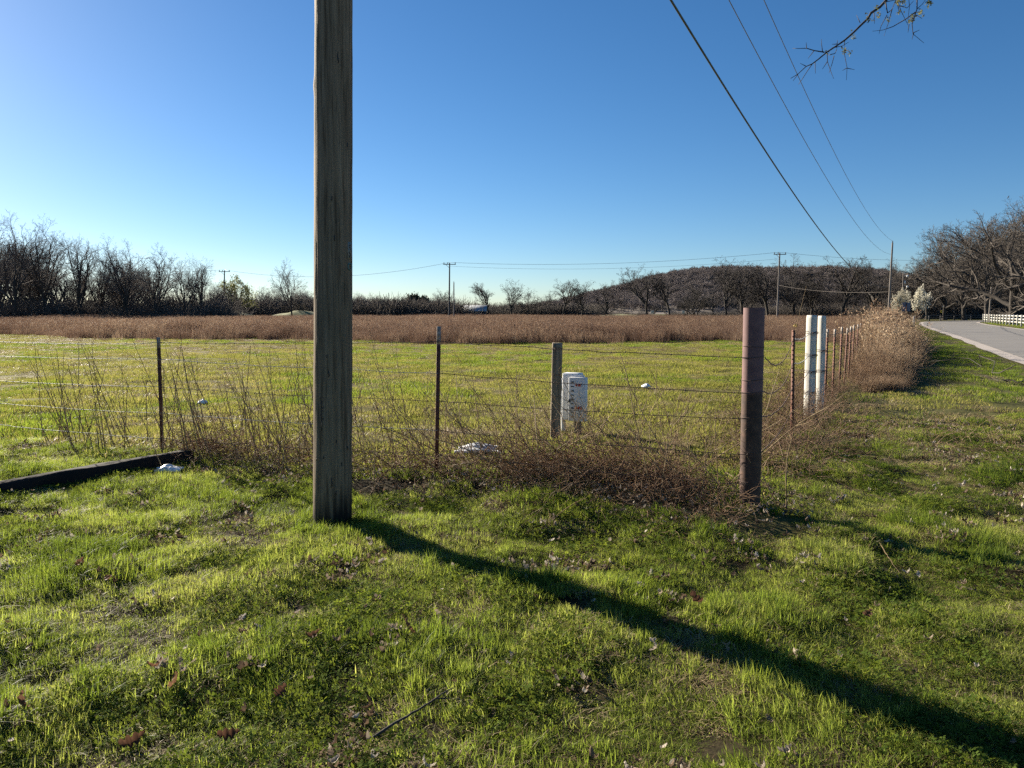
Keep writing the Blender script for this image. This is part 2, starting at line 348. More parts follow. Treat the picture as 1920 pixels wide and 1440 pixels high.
def make_ground():
    xs = np.concatenate([-np.geomspace(5000, 6.6, 60), np.arange(-6.5, 8.0, .07), np.geomspace(8.1, 5000, 75)])
    ys = np.concatenate([[-60, -30, -15, -6, -2, 0, 1, 1.6], np.arange(2.0, 12.5, .07), np.geomspace(12.6, 6000, 110)])
    X, Y = np.meshgrid(xs, ys); Z = H(X, Y) - .010
    nx, ny = len(xs), len(ys)
    V = np.stack([X, Y, Z], -1).reshape(-1, 3)
    j, i = np.meshgrid(np.arange(ny - 1), np.arange(nx - 1), indexing='ij'); a = (j * nx + i).ravel()
    me = np_mesh('ground', V, np.stack([a, a + 1, a + nx + 1, a + nx], -1), None, [M['ground']], smooth=True)
    x, y = V[:, 0], V[:, 1]
    c = np.empty((len(V), 4)); c[:, 3] = 1
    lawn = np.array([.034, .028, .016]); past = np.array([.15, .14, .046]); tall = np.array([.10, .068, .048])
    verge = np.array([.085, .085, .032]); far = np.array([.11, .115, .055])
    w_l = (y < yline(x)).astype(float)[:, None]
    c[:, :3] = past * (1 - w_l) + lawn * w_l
    wt = sstep(-.6, .6, y - TALL_Y(x))[:, None]; c[:, :3] = c[:, :3] * (1 - wt) + tall * wt
    wv = ((x > xroad(y) - .3) & (y > 5)).astype(float)[:, None]
    c[:, :3] = c[:, :3] * (1 - wv) + verge * wv
    wf = sstep(150, 175, y)[:, None]; c[:, :3] = c[:, :3] * (1 - wf) + far * wf
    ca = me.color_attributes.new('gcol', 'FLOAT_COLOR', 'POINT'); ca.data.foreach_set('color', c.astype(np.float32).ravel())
    tag(link('ground', me), kind='structure')
make_ground()

# road: shoulder strip and asphalt, sheets above the ground
def strip(name, off0, off1, z, mat, n0=0):
    D = np.gradient(RL, axis=0); D /= np.linalg.norm(D, axis=1)[:, None]; Nn = np.stack([D[:, 1], -D[:, 0]], -1)
    wob = (vn(np.arange(len(RL)) * .9, 0.5, 9) - .5)[:, None] * .25
    A = RL + Nn * (off0 + wob * (off0 < .1)); B = RL + Nn * off1
    V = np.vstack([np.c_[A, np.full(len(A), z)], np.c_[B, np.full(len(B), z)]])
    n = len(A); i = np.arange(n - 1)
    me = np_mesh(name, V, np.stack([i, i + n, i + n + 1, i + 1], -1), None, [mat])
    return tag(link(name, me), kind='structure')
strip('road_shoulder', 0.0, 0.9, .02, M['concrete'])
strip('road', 0.52, 7.3, .028, M['asphalt'])
strip('road_shoulder', 7.1, 7.8, .022, M['concrete'])

# wooded hill
HILL = np.array([(760, 586), (900, 583), (1000, 577), (1060, 566), (1100, 556), (1152, 545), (1204, 530), (1256, 517), (1300, 509), (1340, 505), (1400, 506), (1470, 508), (1540, 506), (1600, 508), (1660, 516), (1740, 534), (1860, 552), (2050, 575), (2200, 586)], float)
def hill_h(x, y):
    px = 960 + F_PX * x / y * .9954
    prof = (HZ + 1 - np.interp(px, HILL[:, 0], HILL[:, 1])) / F_PX
    rise = sstep(520, 1000, y) * (1 - .8 * sstep(1050, 1500, y))
    return np.maximum(prof * 1000 * rise - 4, -6) + 5 * (vn(x * .012, y * .012, 5) - .5) * rise
def make_hill():
    xs = np.linspace(-180, 1500, 110); ys = np.linspace(480, 1600, 70); X, Y = np.meshgrid(xs, ys)
    V = np.stack([X, Y, hill_h(X, Y)], -1).reshape(-1, 3); nx, ny = len(xs), len(ys)
    j, i = np.meshgrid(np.arange(ny - 1), np.arange(nx - 1), indexing='ij'); a = (j * nx + i).ravel()
    m = mat_noise('leaf litter slope', [(.3, (.12, .10, .085)), (.7, (.17, .14, .12))], .02, 1, None, 0)  # litter tone raised as well, standing in for haze
    tag(link('hill', np_mesh('hill', V, np.stack([a, a + 1, a + nx + 1, a + nx], -1), None, [m], True)), kind='structure')
make_hill()
# low grassy banks at the far edge of the field
def bank(cx, cy, L, W, h, rz):
    n, m_ = 24, 10; V = []
    for i in range(n + 1):
        for j in range(m_ + 1):
            u, v = i / n * 2 - 1, j / m_ * 2 - 1
            V.append((u * L / 2, v * W / 2, h * (1 - u * u) * (1 - v * v) * (.8 + .4 * float(vn(u * 3, v * 2, cx))) - .02))
    a = np.array([i * (m_ + 1) + j for i in range(n) for j in range(m_)])
    mt = M.setdefault('bank', mat_noise('mown bank turf', [(.3, (.13, .14, .055)), (.7, (.20, .20, .085))], .5, 1, None, 0))
    o = link('grassy_bank', np_mesh('grassy_bank', V, np.stack([a, a + m_ + 1, a + m_ + 2, a + 1], -1), None, [mt], True), loc=(cx, cy, 0))
    o.rotation_euler[2] = rz; tag(o, kind='structure')
for px, Y, L, h in ((405, 175, 22, 1.9), (560, 180, 16, 1.8), (800, 215, 34, 2.4), (1160, 210, 20, 1.1)):
    p = at(px, 590, Y); bank(p[0], Y, L, 14, h, random.uniform(-.1, .1))

# ------------------------------------------------------------------ trees
def grow(seed, kind):
    """bare tree of height 1; returns limb segments and twig segments"""
    R = random.Random(seed); limbs, twigs, tips = [], [], []
    P = dict(vase=dict(tl=.44, n1=7, a1=(14, 38), l1=(.48, .66), wan=.15, trop=.085, n2=6, n3=5, n4=4, n5=3, r=.021),
             oak=dict(tl=.30, n1=8, a1=(35, 75), l1=(.36, .56), wan=.30, trop=.045, n2=7, n3=6, n4=5, n5=3, r=.023),
             gnarl=dict(tl=.40, n1=6, a1=(16, 50), l1=(.40, .58), wan=.32, trop=.075, n2=7, n3=5, n4=4, n5=3, r=.023),
             far=dict(tl=.35, n1=7, a1=(20, 60), l1=(.35, .5), wan=.22, trop=.07, n2=6, n3=4, n4=3, n5=0, r=.02))[kind]
    NS = [9, 7, 5, 3, 2, 1]; NC = [P['n1'], P['n2'], P['n3'], P['n4'], P['n5'], 0]
    def rnd(): return Vector((R.gauss(0, 1), R.gauss(0, 1), R.gauss(0, 1)))
    def branch(p, d, L, r, lev):
        n = NS[lev]; st = L / n; wan = P['wan'] * (1 if lev else .35); nodes = []
        for i in range(n):
            d = (d + rnd() * wan * .5 + Vector((0, 0, P['trop'] * (1.0 if lev < 4 else .3)))).normalized()
            q = p + d * st; k = 1 - .62 / n if lev else 1 - .42 / n; r2 = max(r * k, .0007)
            (limbs if lev < 2 else twigs).append((*p, *q, r, r2)); p, r = q, r2; nodes.append((p.copy(), d.copy(), r))
        if lev >= 4: tips.append(p.copy())
        if lev == 5 or NC[lev] == 0: return
        lo = (.28 if kind == 'vase' else .40) if lev == 0 else .2
        for c in range(NC[lev] + (R.random() < .4)):
            t = lo + (1 - lo) * (c + R.random() * .8) / max(NC[lev], 1)
            q, dd, rr = nodes[min(int(t * n), n - 1)]
            a = math.radians(R.uniform(*P['a1']) if lev == 0 else R.uniform(22, 62))
            ax = dd.cross(rnd()).normalized(); nd = Matrix.Rotation(a, 3, ax) @ dd
            if nd.z < -.25: nd.z *= .3
            LL = R.uniform(*P['l1']) if lev == 0 else L * R.uniform(.38, .66) * (1.05 - .35 * t)
            branch(q, nd.normalized(), LL, rr * (R.uniform(.6, .85) if lev < 2 else R.uniform(.5, .75)), lev + 1)
    branch(Vector((0, 0, -.01)), Vector((R.gauss(0, .04), R.gauss(0, .04), 1)).normalized(), P['tl'] * R.uniform(.9, 1.15), P['r'], 0)
    limbs, twigs = np.array(limbs), np.array(twigs); tips = np.array(tips)
    zmax = max(limbs[:, 5].max(), twigs[:, 5].max() if len(twigs) else 0)
    return limbs / zmax, twigs / zmax, tips / zmax
def flare(limbs):
    z0, z1 = limbs[:, 2], limbs[:, 5]
    limbs = limbs.copy(); limbs[:, 6] *= 1 + .9 * np.exp(-np.maximum(z0, 0) / .02); limbs[:, 7] *= 1 + .9 * np.exp(-np.maximum(z1, 0) / .02); return limbs
TREES = {}
def tree_variant(key, seed, kind, twigmat, size):
    l, t, tips = grow(seed, kind); l = flare(l)
    t[:, 6:] = np.maximum(t[:, 6:], (.0085 if kind == 'vase' else .0115) / size)                     # finest twigs about a centimetre
    TREES[key] = (segs_mesh('trunk', l, 7, M['bark']), segs_mesh('crown', t, 3, M[twigmat]), tips)
for i in range(4): tree_variant('vase%d' % i, 11 + i, 'vase', 'twig_left', 16)
for i in range(3): tree_variant('oak%d' % i, 41 + i, 'oak', 'twig', 17)
for i in range(4): tree_variant('gnarl%d' % i, 71 + i, 'gnarl', 'twig_backlit', 13)
def leaf_quads(pts, size, per, spread, seed, up=0.0):
    r = np.random.default_rng(seed); P = np.repeat(pts, per, 0) + r.normal(0, spread, (len(pts) * per, 3))
    a = r.normal(0, 1, (len(P), 3)); a /= np.linalg.norm(a, axis=1)[:, None]; b = np.cross(a, r.normal(0, 1, (len(P), 3))); b /= np.linalg.norm(b, axis=1)[:, None]
    s = size * r.uniform(.6, 1.3, (len(P), 1))
    V = np.stack([P - a * s, P + b * s * .6, P + a * s, P - b * s * .6], 1).reshape(-1, 3)
    return V, np.arange(len(V)).reshape(-1, 4)
def put_tree(key, base, h, label, cat='tree', group=None, rz=None, name='bare_tree', lean=(0, 0), wide=1.0):
    tr, cr, _ = TREES[key]; e = empty(name, base)
    e.rotation_euler = (lean[0], lean[1], (base[0] * 7.31 + h * 3.7) % 6.283 if rz is None else rz); e.scale = (h * wide, h * wide, h)
    link('trunk', tr, e); link('crown', cr, e); return tag(e, label, cat, group)
def top_tree(px, topy, Y, key, label, group=None, **k):
    b = at(px, 600, Y); b[2] = -.05; h = at(px, topy, Y)[2]
    return put_tree(key, b, h, label, group=group, **k)

# left treeline: the trees whose outlines can be told apart
GL = 'bare trees in the treeline left of the utility pole'
for px, ty, Y, k, lab in (
    (30, 390, 122, 0, 'tallest bare tree, at the left edge of the picture'),
    (86, 404, 126, 1, 'tall forked bare tree second from the left edge'),
    (-40, 400, 118, 2, 'bare tree cut by the left picture edge'),
    (150, 432, 124, 2, 'bare slender tree third along the left treeline'),
    (193, 452, 128, 3, 'lower bare tree between two rounder crowns in left treeline'),
    (240, 440, 123, 1, 'broad round bare crown in the middle of left treeline'),
    (290, 452, 125, 0, 'bare tree just right of the broad round crown in left treeline'),
    (345, 470, 130, 3, 'bare tree near the right end of the tall left treeline'),
    (378, 484, 133, 2, 'last tall bare tree before the far pole with crossarm'),
    (548, 480, 168, 0, 'lone bare tree standing above low wood, just left of the near utility pole')):
    top_tree(px, ty, Y, 'vase%d' % k, lab, wide=1.0 if px != 548 else .9)
R_ = random.Random(3)
for i in range(46):
    px = R_.uniform(-90, 430); y0 = np.interp(px, [-90, 30, 150, 300, 400], [420, 424, 460, 474, 508])
    top_tree(px, y0 + R_.uniform(6, 60), R_.uniform(128, 165), 'vase%d' % R_.randrange(4), 'bare tree filling the dense left treeline behind the taller ones', GL, wide=1.15)
for i in range(26):
    px = R_.uniform(395, 760)
    top_tree(px, np.interp(px, [395, 600, 760], [512, 535, 552]) + R_.uniform(0, 22), R_.uniform(180, 250), 'vase%d' % R_.randrange(4), 'low bare tree in the far wood either side of the near pole', 'low far wood trees', wide=1.3)
# middle and right field-edge trees
for px, ty, Y, k, lab in (
    (826, 540, 230, 0, 'small bare tree left of the far crossarm pole'),
    (917, 528, 205, 1, 'bare tree behind the right end of the grey-roofed shed'),
    (960, 521, 200, 2, 'round-crowned bare tree right of the grey-roofed shed'),
    (988, 538, 205, 3, 'bare tree leaning against the round-crowned one right of the shed'),
    (1018, 544, 215, 0, 'small bare tree left of the gap before the hill'),
    (1055, 522, 190, 1, 'bare tree with curving limbs where the hill begins'),
    (1090, 523, 185, 2, 'bare tree with wide twisting fork on the hill skyline'),
    (1134, 522, 180, 3, 'left-leaning bare tree at the foot of the hill slope'),
    (1213, 490, 170, 0, 'tall crooked bare tree standing alone against the hill slope'),
    (1256, 511, 172, 1, 'narrow bare tree right of the tall crooked one'),
    (1300, 532, 175, 3, 'small bare tree with long side limbs against the hill'),
    (1363, 480, 165, 2, 'large bare tree left of the rusty corner pipe'),
    (1392, 482, 168, 0, 'large bare tree directly above the rusty corner pipe'),
    (1440, 488, 170, 1, 'bare tree just left of the far pole with crossarm at right'),
    (1488, 474, 162, 3, 'bare tree just right of the far pole with crossarm at right'),
    (1520, 486, 168, 2, 'bare tree above the two white posts'),
    (1578, 480, 160, 1, 'bare tree where the thick cable meets the tree tops'),
    (1640, 480, 175, 0, 'bare tree left of the roadside pole top')):
    top_tree(px, ty, Y, 'gnarl%d' % k, lab, lean=(0, -.14) if px == 1134 else (0, 0), wide=1.15)
for i in range(40):
    px = R_.uniform(850, 1680); lo = np.interp(px, [850, 1050, 1200, 1330, 1680], [552, 558, 550, 515, 505])
    top_tree(px, lo + R_.uniform(0, 34), R_.uniform(185, 260), 'gnarl%d' % R_.randrange(4), 'bare field-edge tree in front of the wooded hill, behind larger ones', 'smaller field-edge trees', wide=1.25)
# right woods by the road
for px, ty, Y, k, lab in (
    (1896, 352, 100, 0, 'big spreading bare oak behind the white rail fence'),
    (1965, 345, 92, 1, 'spreading bare oak cut by the right picture edge'),
    (1850, 384, 128, 2, 'bare oak left of the big one behind the white rail fence'),
    (1808, 415, 140, 1, 'bare oak above the end of the road'),
    (1770, 440, 150, 0, 'bare oak over the yellow arrow sign'),
    (1738, 466, 160, 2, 'bare oak above the right white-blossom tree'),
    (1706, 498, 172, 1, 'low bare oak right of the roadside pole')):
    o_ = top_tree(px, ty, Y, 'oak%d' % k, lab, wide=.85)
    if px == 1896: big_oak = o_
for i in range(46):
    px = R_.uniform(1700, 2060); lo = np.interp(px, [1700, 1800, 1900, 2060], [515, 445, 400, 390])
    top_tree(px, lo + R_.uniform(0, 60), R_.uniform(168, 240), ('oak%d' % R_.randrange(3)) if R_.random() < .6 else 'gnarl%d' % R_.randrange(4), 'bare tree inside the dark wood beyond the road bend', 'wood beyond the road bend', wide=.95)
# blossoming, budding and evergreen trees
def leafed(name, seed, kind, mat, size, per, spread, base, h, label, trunkmat='bark', wide=1.0, shape=None):
    l, t, tips = grow(seed, kind); tips = np.vstack([tips, t[::3, 3:6]])
    if shape: tips = shape(tips)
    V, Q = leaf_quads(tips, size / h, per, spread / h, seed); e = empty(name, base); e.scale = (h * wide, h * wide, h)
    link('trunk', segs_mesh('trunk', np.vstack([flare(l), t[::2]]), 5, M[trunkmat]), e); link('crown', np_mesh('crown', V, Q, None, [M[mat]]), e)
    return tag(e, label, 'tree')
def gp(px, Y): b = at(px, 600, Y); b[2] = -.05; return b
leafed('blossom_tree', 101, 'far', 'blossom', .14, 2, .16, gp(1687, 128), at(1687, 541, 128)[2], 'white-blossom tree directly right of the roadside pole', wide=.62)
leafed('blossom_tree', 102, 'far', 'blossom', .16, 2, .16, gp(1721, 128), at(1721, 533, 128)[2], 'white-blossom tree above the white marker post', wide=.62)
leafed('budding_tree', 103, 'far', 'bud', .17, 2, .25, gp(445, 172), at(445, 516, 172)[2], 'yellow-green budding tree just right of the left far pole', wide=.9)
leafed('budding_tree', 104, 'far', 'bud', .15, 1, .25, gp(708, 235), at(708, 560, 235)[2], 'small olive budding tree right of the near utility pole', wide=1.2)
for px, ty, w, lab in ((775, 552, .9, 'dark evergreen with rounded top left of the far crossarm pole'), (795, 556, .9, 'dark evergreen nearest the far crossarm pole'), (738, 566, 1.1, 'low dark evergreen in far wood right of near pole')):
    leafed('evergreen_tree', int(px), 'far', 'cedar', .32, 3, .35, gp(px, 225), at(px, ty, 225)[2], lab, wide=w)

# ------------------------------------------------------------------ scattered growth (geometry nodes)
def source(cname, meshes):
    c = bpy.data.collections.new(cname)
    for i, me in enumerate(meshes):
        o = bpy.data.objects.new('%s_%02d' % (cname, i), me); c.objects.link(o)
    return c
def scatter(name, pts, rot, scl, idx, coll, label, cat):
    n = len(pts); me = bpy.data.meshes.new(name); me.vertices.add(n); me.vertices.foreach_set('co', np.asarray(pts, np.float32).ravel())
    a = me.attributes.new('rot', 'FLOAT_VECTOR', 'POINT'); a.data.foreach_set('vector', np.asarray(rot, np.float32).ravel())
    a = me.attributes.new('scl', 'FLOAT_VECTOR', 'POINT'); a.data.foreach_set('vector', np.asarray(scl, np.float32).ravel())
    a = me.attributes.new('vidx', 'INT', 'POINT'); a.data.foreach_set('value', np.asarray(idx, np.int32))
    o = link(name, me); ng = bpy.data.node_groups.new(name, 'GeometryNodeTree')
    ng.interface.new_socket('Geometry', in_out='INPUT', socket_type='NodeSocketGeometry')
    ng.interface.new_socket('Geometry', in_out='OUTPUT', socket_type='NodeSocketGeometry')
    N, L = ng.nodes, ng.links; gi = N.new('NodeGroupInput'); go = N.new('NodeGroupOutput')
    ip = N.new('GeometryNodeInstanceOnPoints'); ci = N.new('GeometryNodeCollectionInfo')
    ci.inputs['Collection'].default_value = coll; ci.inputs['Separate Children'].default_value = True; ci.inputs['Reset Children'].default_value = True
    def na(nm, t):
        q = N.new('GeometryNodeInputNamedAttribute'); q.data_type = t; q.inputs[0].default_value = nm
        return [s for s in q.outputs if s.enabled and s.name == 'Attribute'][0]
    L.new(gi.outputs[0], ip.inputs['Points']); L.new(ci.outputs[0], ip.inputs['Instance']); ip.inputs['Pick Instance'].default_value = True
    L.new(na('vidx', 'INT'), ip.inputs['Instance Index'])
    e2r = N.new('FunctionNodeEulerToRotation'); L.new(na('rot', 'FLOAT_VECTOR'), e2r.inputs[0]); L.new(e2r.outputs[0], ip.inputs['Rotation'])
    L.new(na('scl', 'FLOAT_VECTOR'), ip.inputs['Scale']); L.new(ip.outputs[0], go.inputs[0])
    md = o.modifiers.new('scatter', 'NODES'); md.node_group = ng
    return tag(o, label, cat, kind='stuff')
def blades(n, rad, hmin, hmax, w, lean, seed, flat=0.0, segs=2, mat='grass', curl=.5, clusters=0):
    r = np.random.default_rng(seed); ang = r.uniform(0, 6.283, n); rr = rad * np.sqrt(r.uniform(0, 1, n))
    B = np.stack([rr * np.cos(ang), rr * np.sin(ang), np.full(n, -.01)], -1)
    hm = 1 - .35 * (rr / rad) ** 2
    if clusters:
        ca, cr_ = r.uniform(0, 6.283, clusters), rad * np.sqrt(r.uniform(0, 1, clusters)); cid = r.integers(0, clusters, n); B[:, 0] = cr_[cid] * np.cos(ca[cid]) + r.normal(0, .026, n); B[:, 1] = cr_[cid] * np.sin(ca[cid]) + r.normal(0, .026, n)
        hm = (.35 + 1.35 * r.random(clusters) ** 1.4)[cid] * (1 - .3 * (cr_[cid] / rad) ** 2)
    h = r.uniform(hmin, hmax, n) * hm; az = r.uniform(0, 6.283, n) * .7 + ang * .3
    ln = np.abs(r.normal(0, lean, n)) + flat; ww = w * r.uniform(.7, 1.3, n)
    dirh = np.stack([np.cos(az), np.sin(az), 0 * az], -1); side = np.stack([-np.sin(az + r.normal(0, .8, n)), np.cos(az), 0 * az], -1)
    V = []; K = segs + 1
    for k in range(K):
        t = k / segs; off = (ln * t + curl * ln * t * t) * h; up = h * t * np.cos(np.minimum(ln, 1.4) * t)
        c = B + dirh * off[:, None] + np.array([0, 0, 1]) * up[:, None]
        if k < segs:
            hw = ww * (1 - .45 * t) / 2; V += [c - side * hw[:, None], c + side * hw[:, None]]
        else: V += [c]
    V = np.stack(V, 1); nv = V.shape[1]; b = (np.arange(n) * nv)[:, None]
    Q = np.vstack([b + np.array([[2 * k, 2 * k + 1, 2 * k + 3, 2 * k + 2]]) for k in range(segs - 1)]) if segs > 1 else np.zeros((0, 4), int)
    T = b + np.array([[2 * segs - 2, 2 * segs - 1, 2 * segs]])
    return V.reshape(-1, 3), Q, T
def tuft(name, mat, *a, **k):
    V, Q, T = blades(*a, **k); return np_mesh(name, V, Q, T, [M[mat]])
def clover_patch(name, n, rad, seed):
    r = np.random.default_rng(seed); V, T, Q = [], [], []; 
    for i in range(n):
        a, q = r.uniform(0, 6.283), rad * math.sqrt(r.random()); c = np.array([q * math.cos(a), q * math.sin(a), r.uniform(.012, .04)])
        s = r.uniform(.006, .011); t0 = r.uniform(0, 6.283); til = r.normal(0, .5, 2)
        for j in range(3):
            t = t0 + j * 2.094; d = np.array([math.cos(t), math.sin(t), 0]); e = np.array([-math.sin(t), math.cos(t), 0])
            P = [c, c + d * s + e * s * .55, c + d * s * 1.5, c + d * s - e * s * .55]
            P = [p + np.array([0, 0, (p - c)[:2] @ til]) for p in P]; Q.append([len(V) + x for x in range(4)]); V += P
    return np_mesh(name, V, Q, None, [M['clover']])
def frus(x, y, m=1.2): return (np.abs(x) < .70 * y + m)
def sample(n, x0, x1, y0, y1, r): return r.uniform(x0, x1, n), r.uniform(y0, y1, n)

# --- lawn
def mixed(name, specs):
    V_, Q_, T_, mi = [], [], [], []; n = 0; mats = []
    for k, (m, a, kw) in enumerate(specs):
        V, Q, T = blades(*a, **kw); V_.append(V); Q_.append(Q + n); T_.append(T + n); mats.append(M[m]); n += len(V)
    mi = np.concatenate([np.full(len(q), k) for k, q in enumerate(Q_)] + [np.full(len(t), k) for k, t in enumerate(T_)])
    return np_mesh(name, np.vstack(V_), np.vstack(Q_), np.vstack(T_), mats, False, mi)
lawn_src = source('lawn_tuft',
    [mixed('t', [('grass', (1250, .25, .020, .060, .0027, .66, 200 + i), dict(clusters=30)), ('grass', (420, .27, .012, .040, .0028, .95, 260 + i), {}), ('thatch', (190, .26, .02, .06, .0032, .9, 270 + i), dict(flat=.5))]) for i in range(7)] +   # 0-6 short
    [mixed('t', [('grass_deep', (800, .21, .035, .092, .0032, .60, 210 + i), dict(segs=3, clusters=18)), ('grass', (380, .24, .02, .06, .0028, .5, 280 + i), {})]) for i in range(4)] +   # 7-10 lush
    [mixed('t', [('thatch', (420, .25, .02, .07, .0034, .9, 220 + i), dict(flat=.5, clusters=26)), ('grass', (330, .25, .015, .05, .0036, .5, 290 + i), dict(clusters=20))]) for i in range(4)] +    # 11-14 dead
    [clover_patch('c', 260, .22, 230 + i) for i in range(3)] +                                   # 15-17
    [tuft('t', 'grass', 14, .03, .08, .15, .0036, .4, 240 + i, segs=3) for i in range(2)])      # 18-19 wispy
def lay(x, y, spin, tilt):                   # euler angles that lay a patch on the slope
    e = .06; a, b = (H(x + e, y) - H(x - e, y)) / (2 * e) * tilt, (H(x, y + e) - H(x, y - e)) / (2 * e) * tilt
    N_ = np.stack([-a, -b, np.ones_like(a)], -1); N_ /= np.linalg.norm(N_, axis=1)[:, None]
    X_ = np.stack([np.cos(spin), np.sin(spin), 0 * spin], -1); X_ -= N_ * np.sum(X_ * N_, 1)[:, None]; X_ /= np.linalg.norm(X_, axis=1)[:, None]; Y_ = np.cross(N_, X_)
    return np.stack([np.arctan2(Y_[:, 2], N_[:, 2]), -np.arcsin(np.clip(X_[:, 2], -1, 1)), np.arctan2(X_[:, 1], X_[:, 0])], -1)
def lawn():
    r = np.random.default_rng(5); out = []
    gx, gy = np.meshgrid(np.arange(-8.5, 11, .235), np.arange(2.0, 12, .235)); x = gx.ravel() + r.uniform(-.12, .12, gx.size); y = gy.ravel() + r.uniform(-.12, .12, gx.size)
    ex = r.random(len(x)) < .35; x = np.r_[x, x[ex] + r.uniform(-.15, .15, ex.sum())]; y = np.r_[y, y[ex] + r.uniform(-.15, .15, ex.sum())]
    keep = frus(x, y) & in_lawn(x, y) & (y < 11.5) & (x < road_edge_x(y) - .1)
    d = 1 / (1 + (np.hypot(x, y) / 8) ** 2); keep &= r.random(len(x)) < .80 + .4 * d
    x, y = x[keep], y[keep]
    n1 = vn(x * 1.5, y * 1.5, 2); n2 = vn(x * 2.9, y * 2.9, 3); n3 = vn(x * .8, y * .8, 12); n4 = vn(x * 2.4, y * 2.4, 21)
    lush = .55 * n1 + .45 * n2
    bare = (vn(x * 3.3, y * 3.3, 31) * .6 + vn(x * 7, y * 7, 32) * .4)
    dfl = np.where(x < C_P[0] + .4, yline(x) - y, 9)
    keep = (bare > .27) | (r.random(len(x)) < .9)
    fb = sstep(.9, .1, dfl + (n3 - .5) * .5) * sstep(-2.6, -.9, x); keep &= r.random(len(x)) > fb * .9      # brush strip under the fence
    rv = sstep(1.2, 4.5, x) * sstep(5.0, 7.0, y + (n4 - .5) * 2)                                     # drier verge at right
    x, y, n1, n2, n3, n4, lush, rv, bare = [q[keep] for q in (x, y, n1, n2, n3, n4, lush, rv, bare)]
    n = len(x); idx = r.integers(0, 7, n); u = r.random(n)
    s = .48 + .80 * sstep(.25, .75, lush); s *= r.uniform(.8, 1.2, n)
    deep = (vn(x * 1.1, y * 1.1, 41) * .5 + n2 * .5 > .56) & (u < .5); idx[deep] = r.integers(7, 11, deep.sum()); s[deep] *= .8
    cl = (vn(x * 1.3, y * 1.3, 51) > .50) & (u > .70); s[cl] *= .75
    dd = (u > .30) & (u < .30 + .08 + .62 * rv); idx[dd] = r.integers(11, 15, dd.sum())
    bb = bare < .27; idx[bb] = r.integers(11, 15, bb.sum()); s[bb] *= .55
    wz = (u > .982)                                                                                   # clover and tall wisps come on top of the turf
    idx = np.r_[idx, r.integers(15, 18, cl.sum()), r.integers(18, 20, wz.sum())]; x, y, s, rv = [np.r_[q, q[cl], q[wz]] for q in (x, y, s, rv)]; s[n:n + cl.sum()] = r.uniform(.8, 1.15, cl.sum()); n = len(x)
    cx, cy, cr = [], [], []                                                                           # uncut grass round the feet of pole, pipe and posts
    for b_, q_, m_ in ((gnd(624, 988) + [0, .14, 0], .22, 14), (C_P + [0, .08, 0], .16, 9), (T_A, .08, 4), (T_B, .08, 4)):
        a_ = r.uniform(0, 6.283, m_); cx += list(b_[0] + q_ * np.cos(a_)); cy += list(b_[1] + q_ * np.sin(a_))
    m_ = len(cx); x = np.r_[x, cx]; y = np.r_[y, cy]; s = np.r_[s, r.uniform(.75, 1.15, m_)]; rv = np.r_[rv, np.zeros(m_)]; idx = np.r_[idx, np.where(r.random(m_) < .5, r.integers(18, 20, m_), r.integers(7, 11, m_))]; n = len(x)
    pts = np.stack([x, y, H(x, y)], -1); rot = lay(x, y, r.uniform(0, 6.283, n), .9)
    scatter('lawn_grass', pts, rot, np.stack([.7 + .3 * s, .7 + .3 * s, s * (1 - .25 * rv)], -1), idx, lawn_src, 'clumpy bright green grass in front of the wire fence', 'grass')
    return n
n_lawn = lawn()
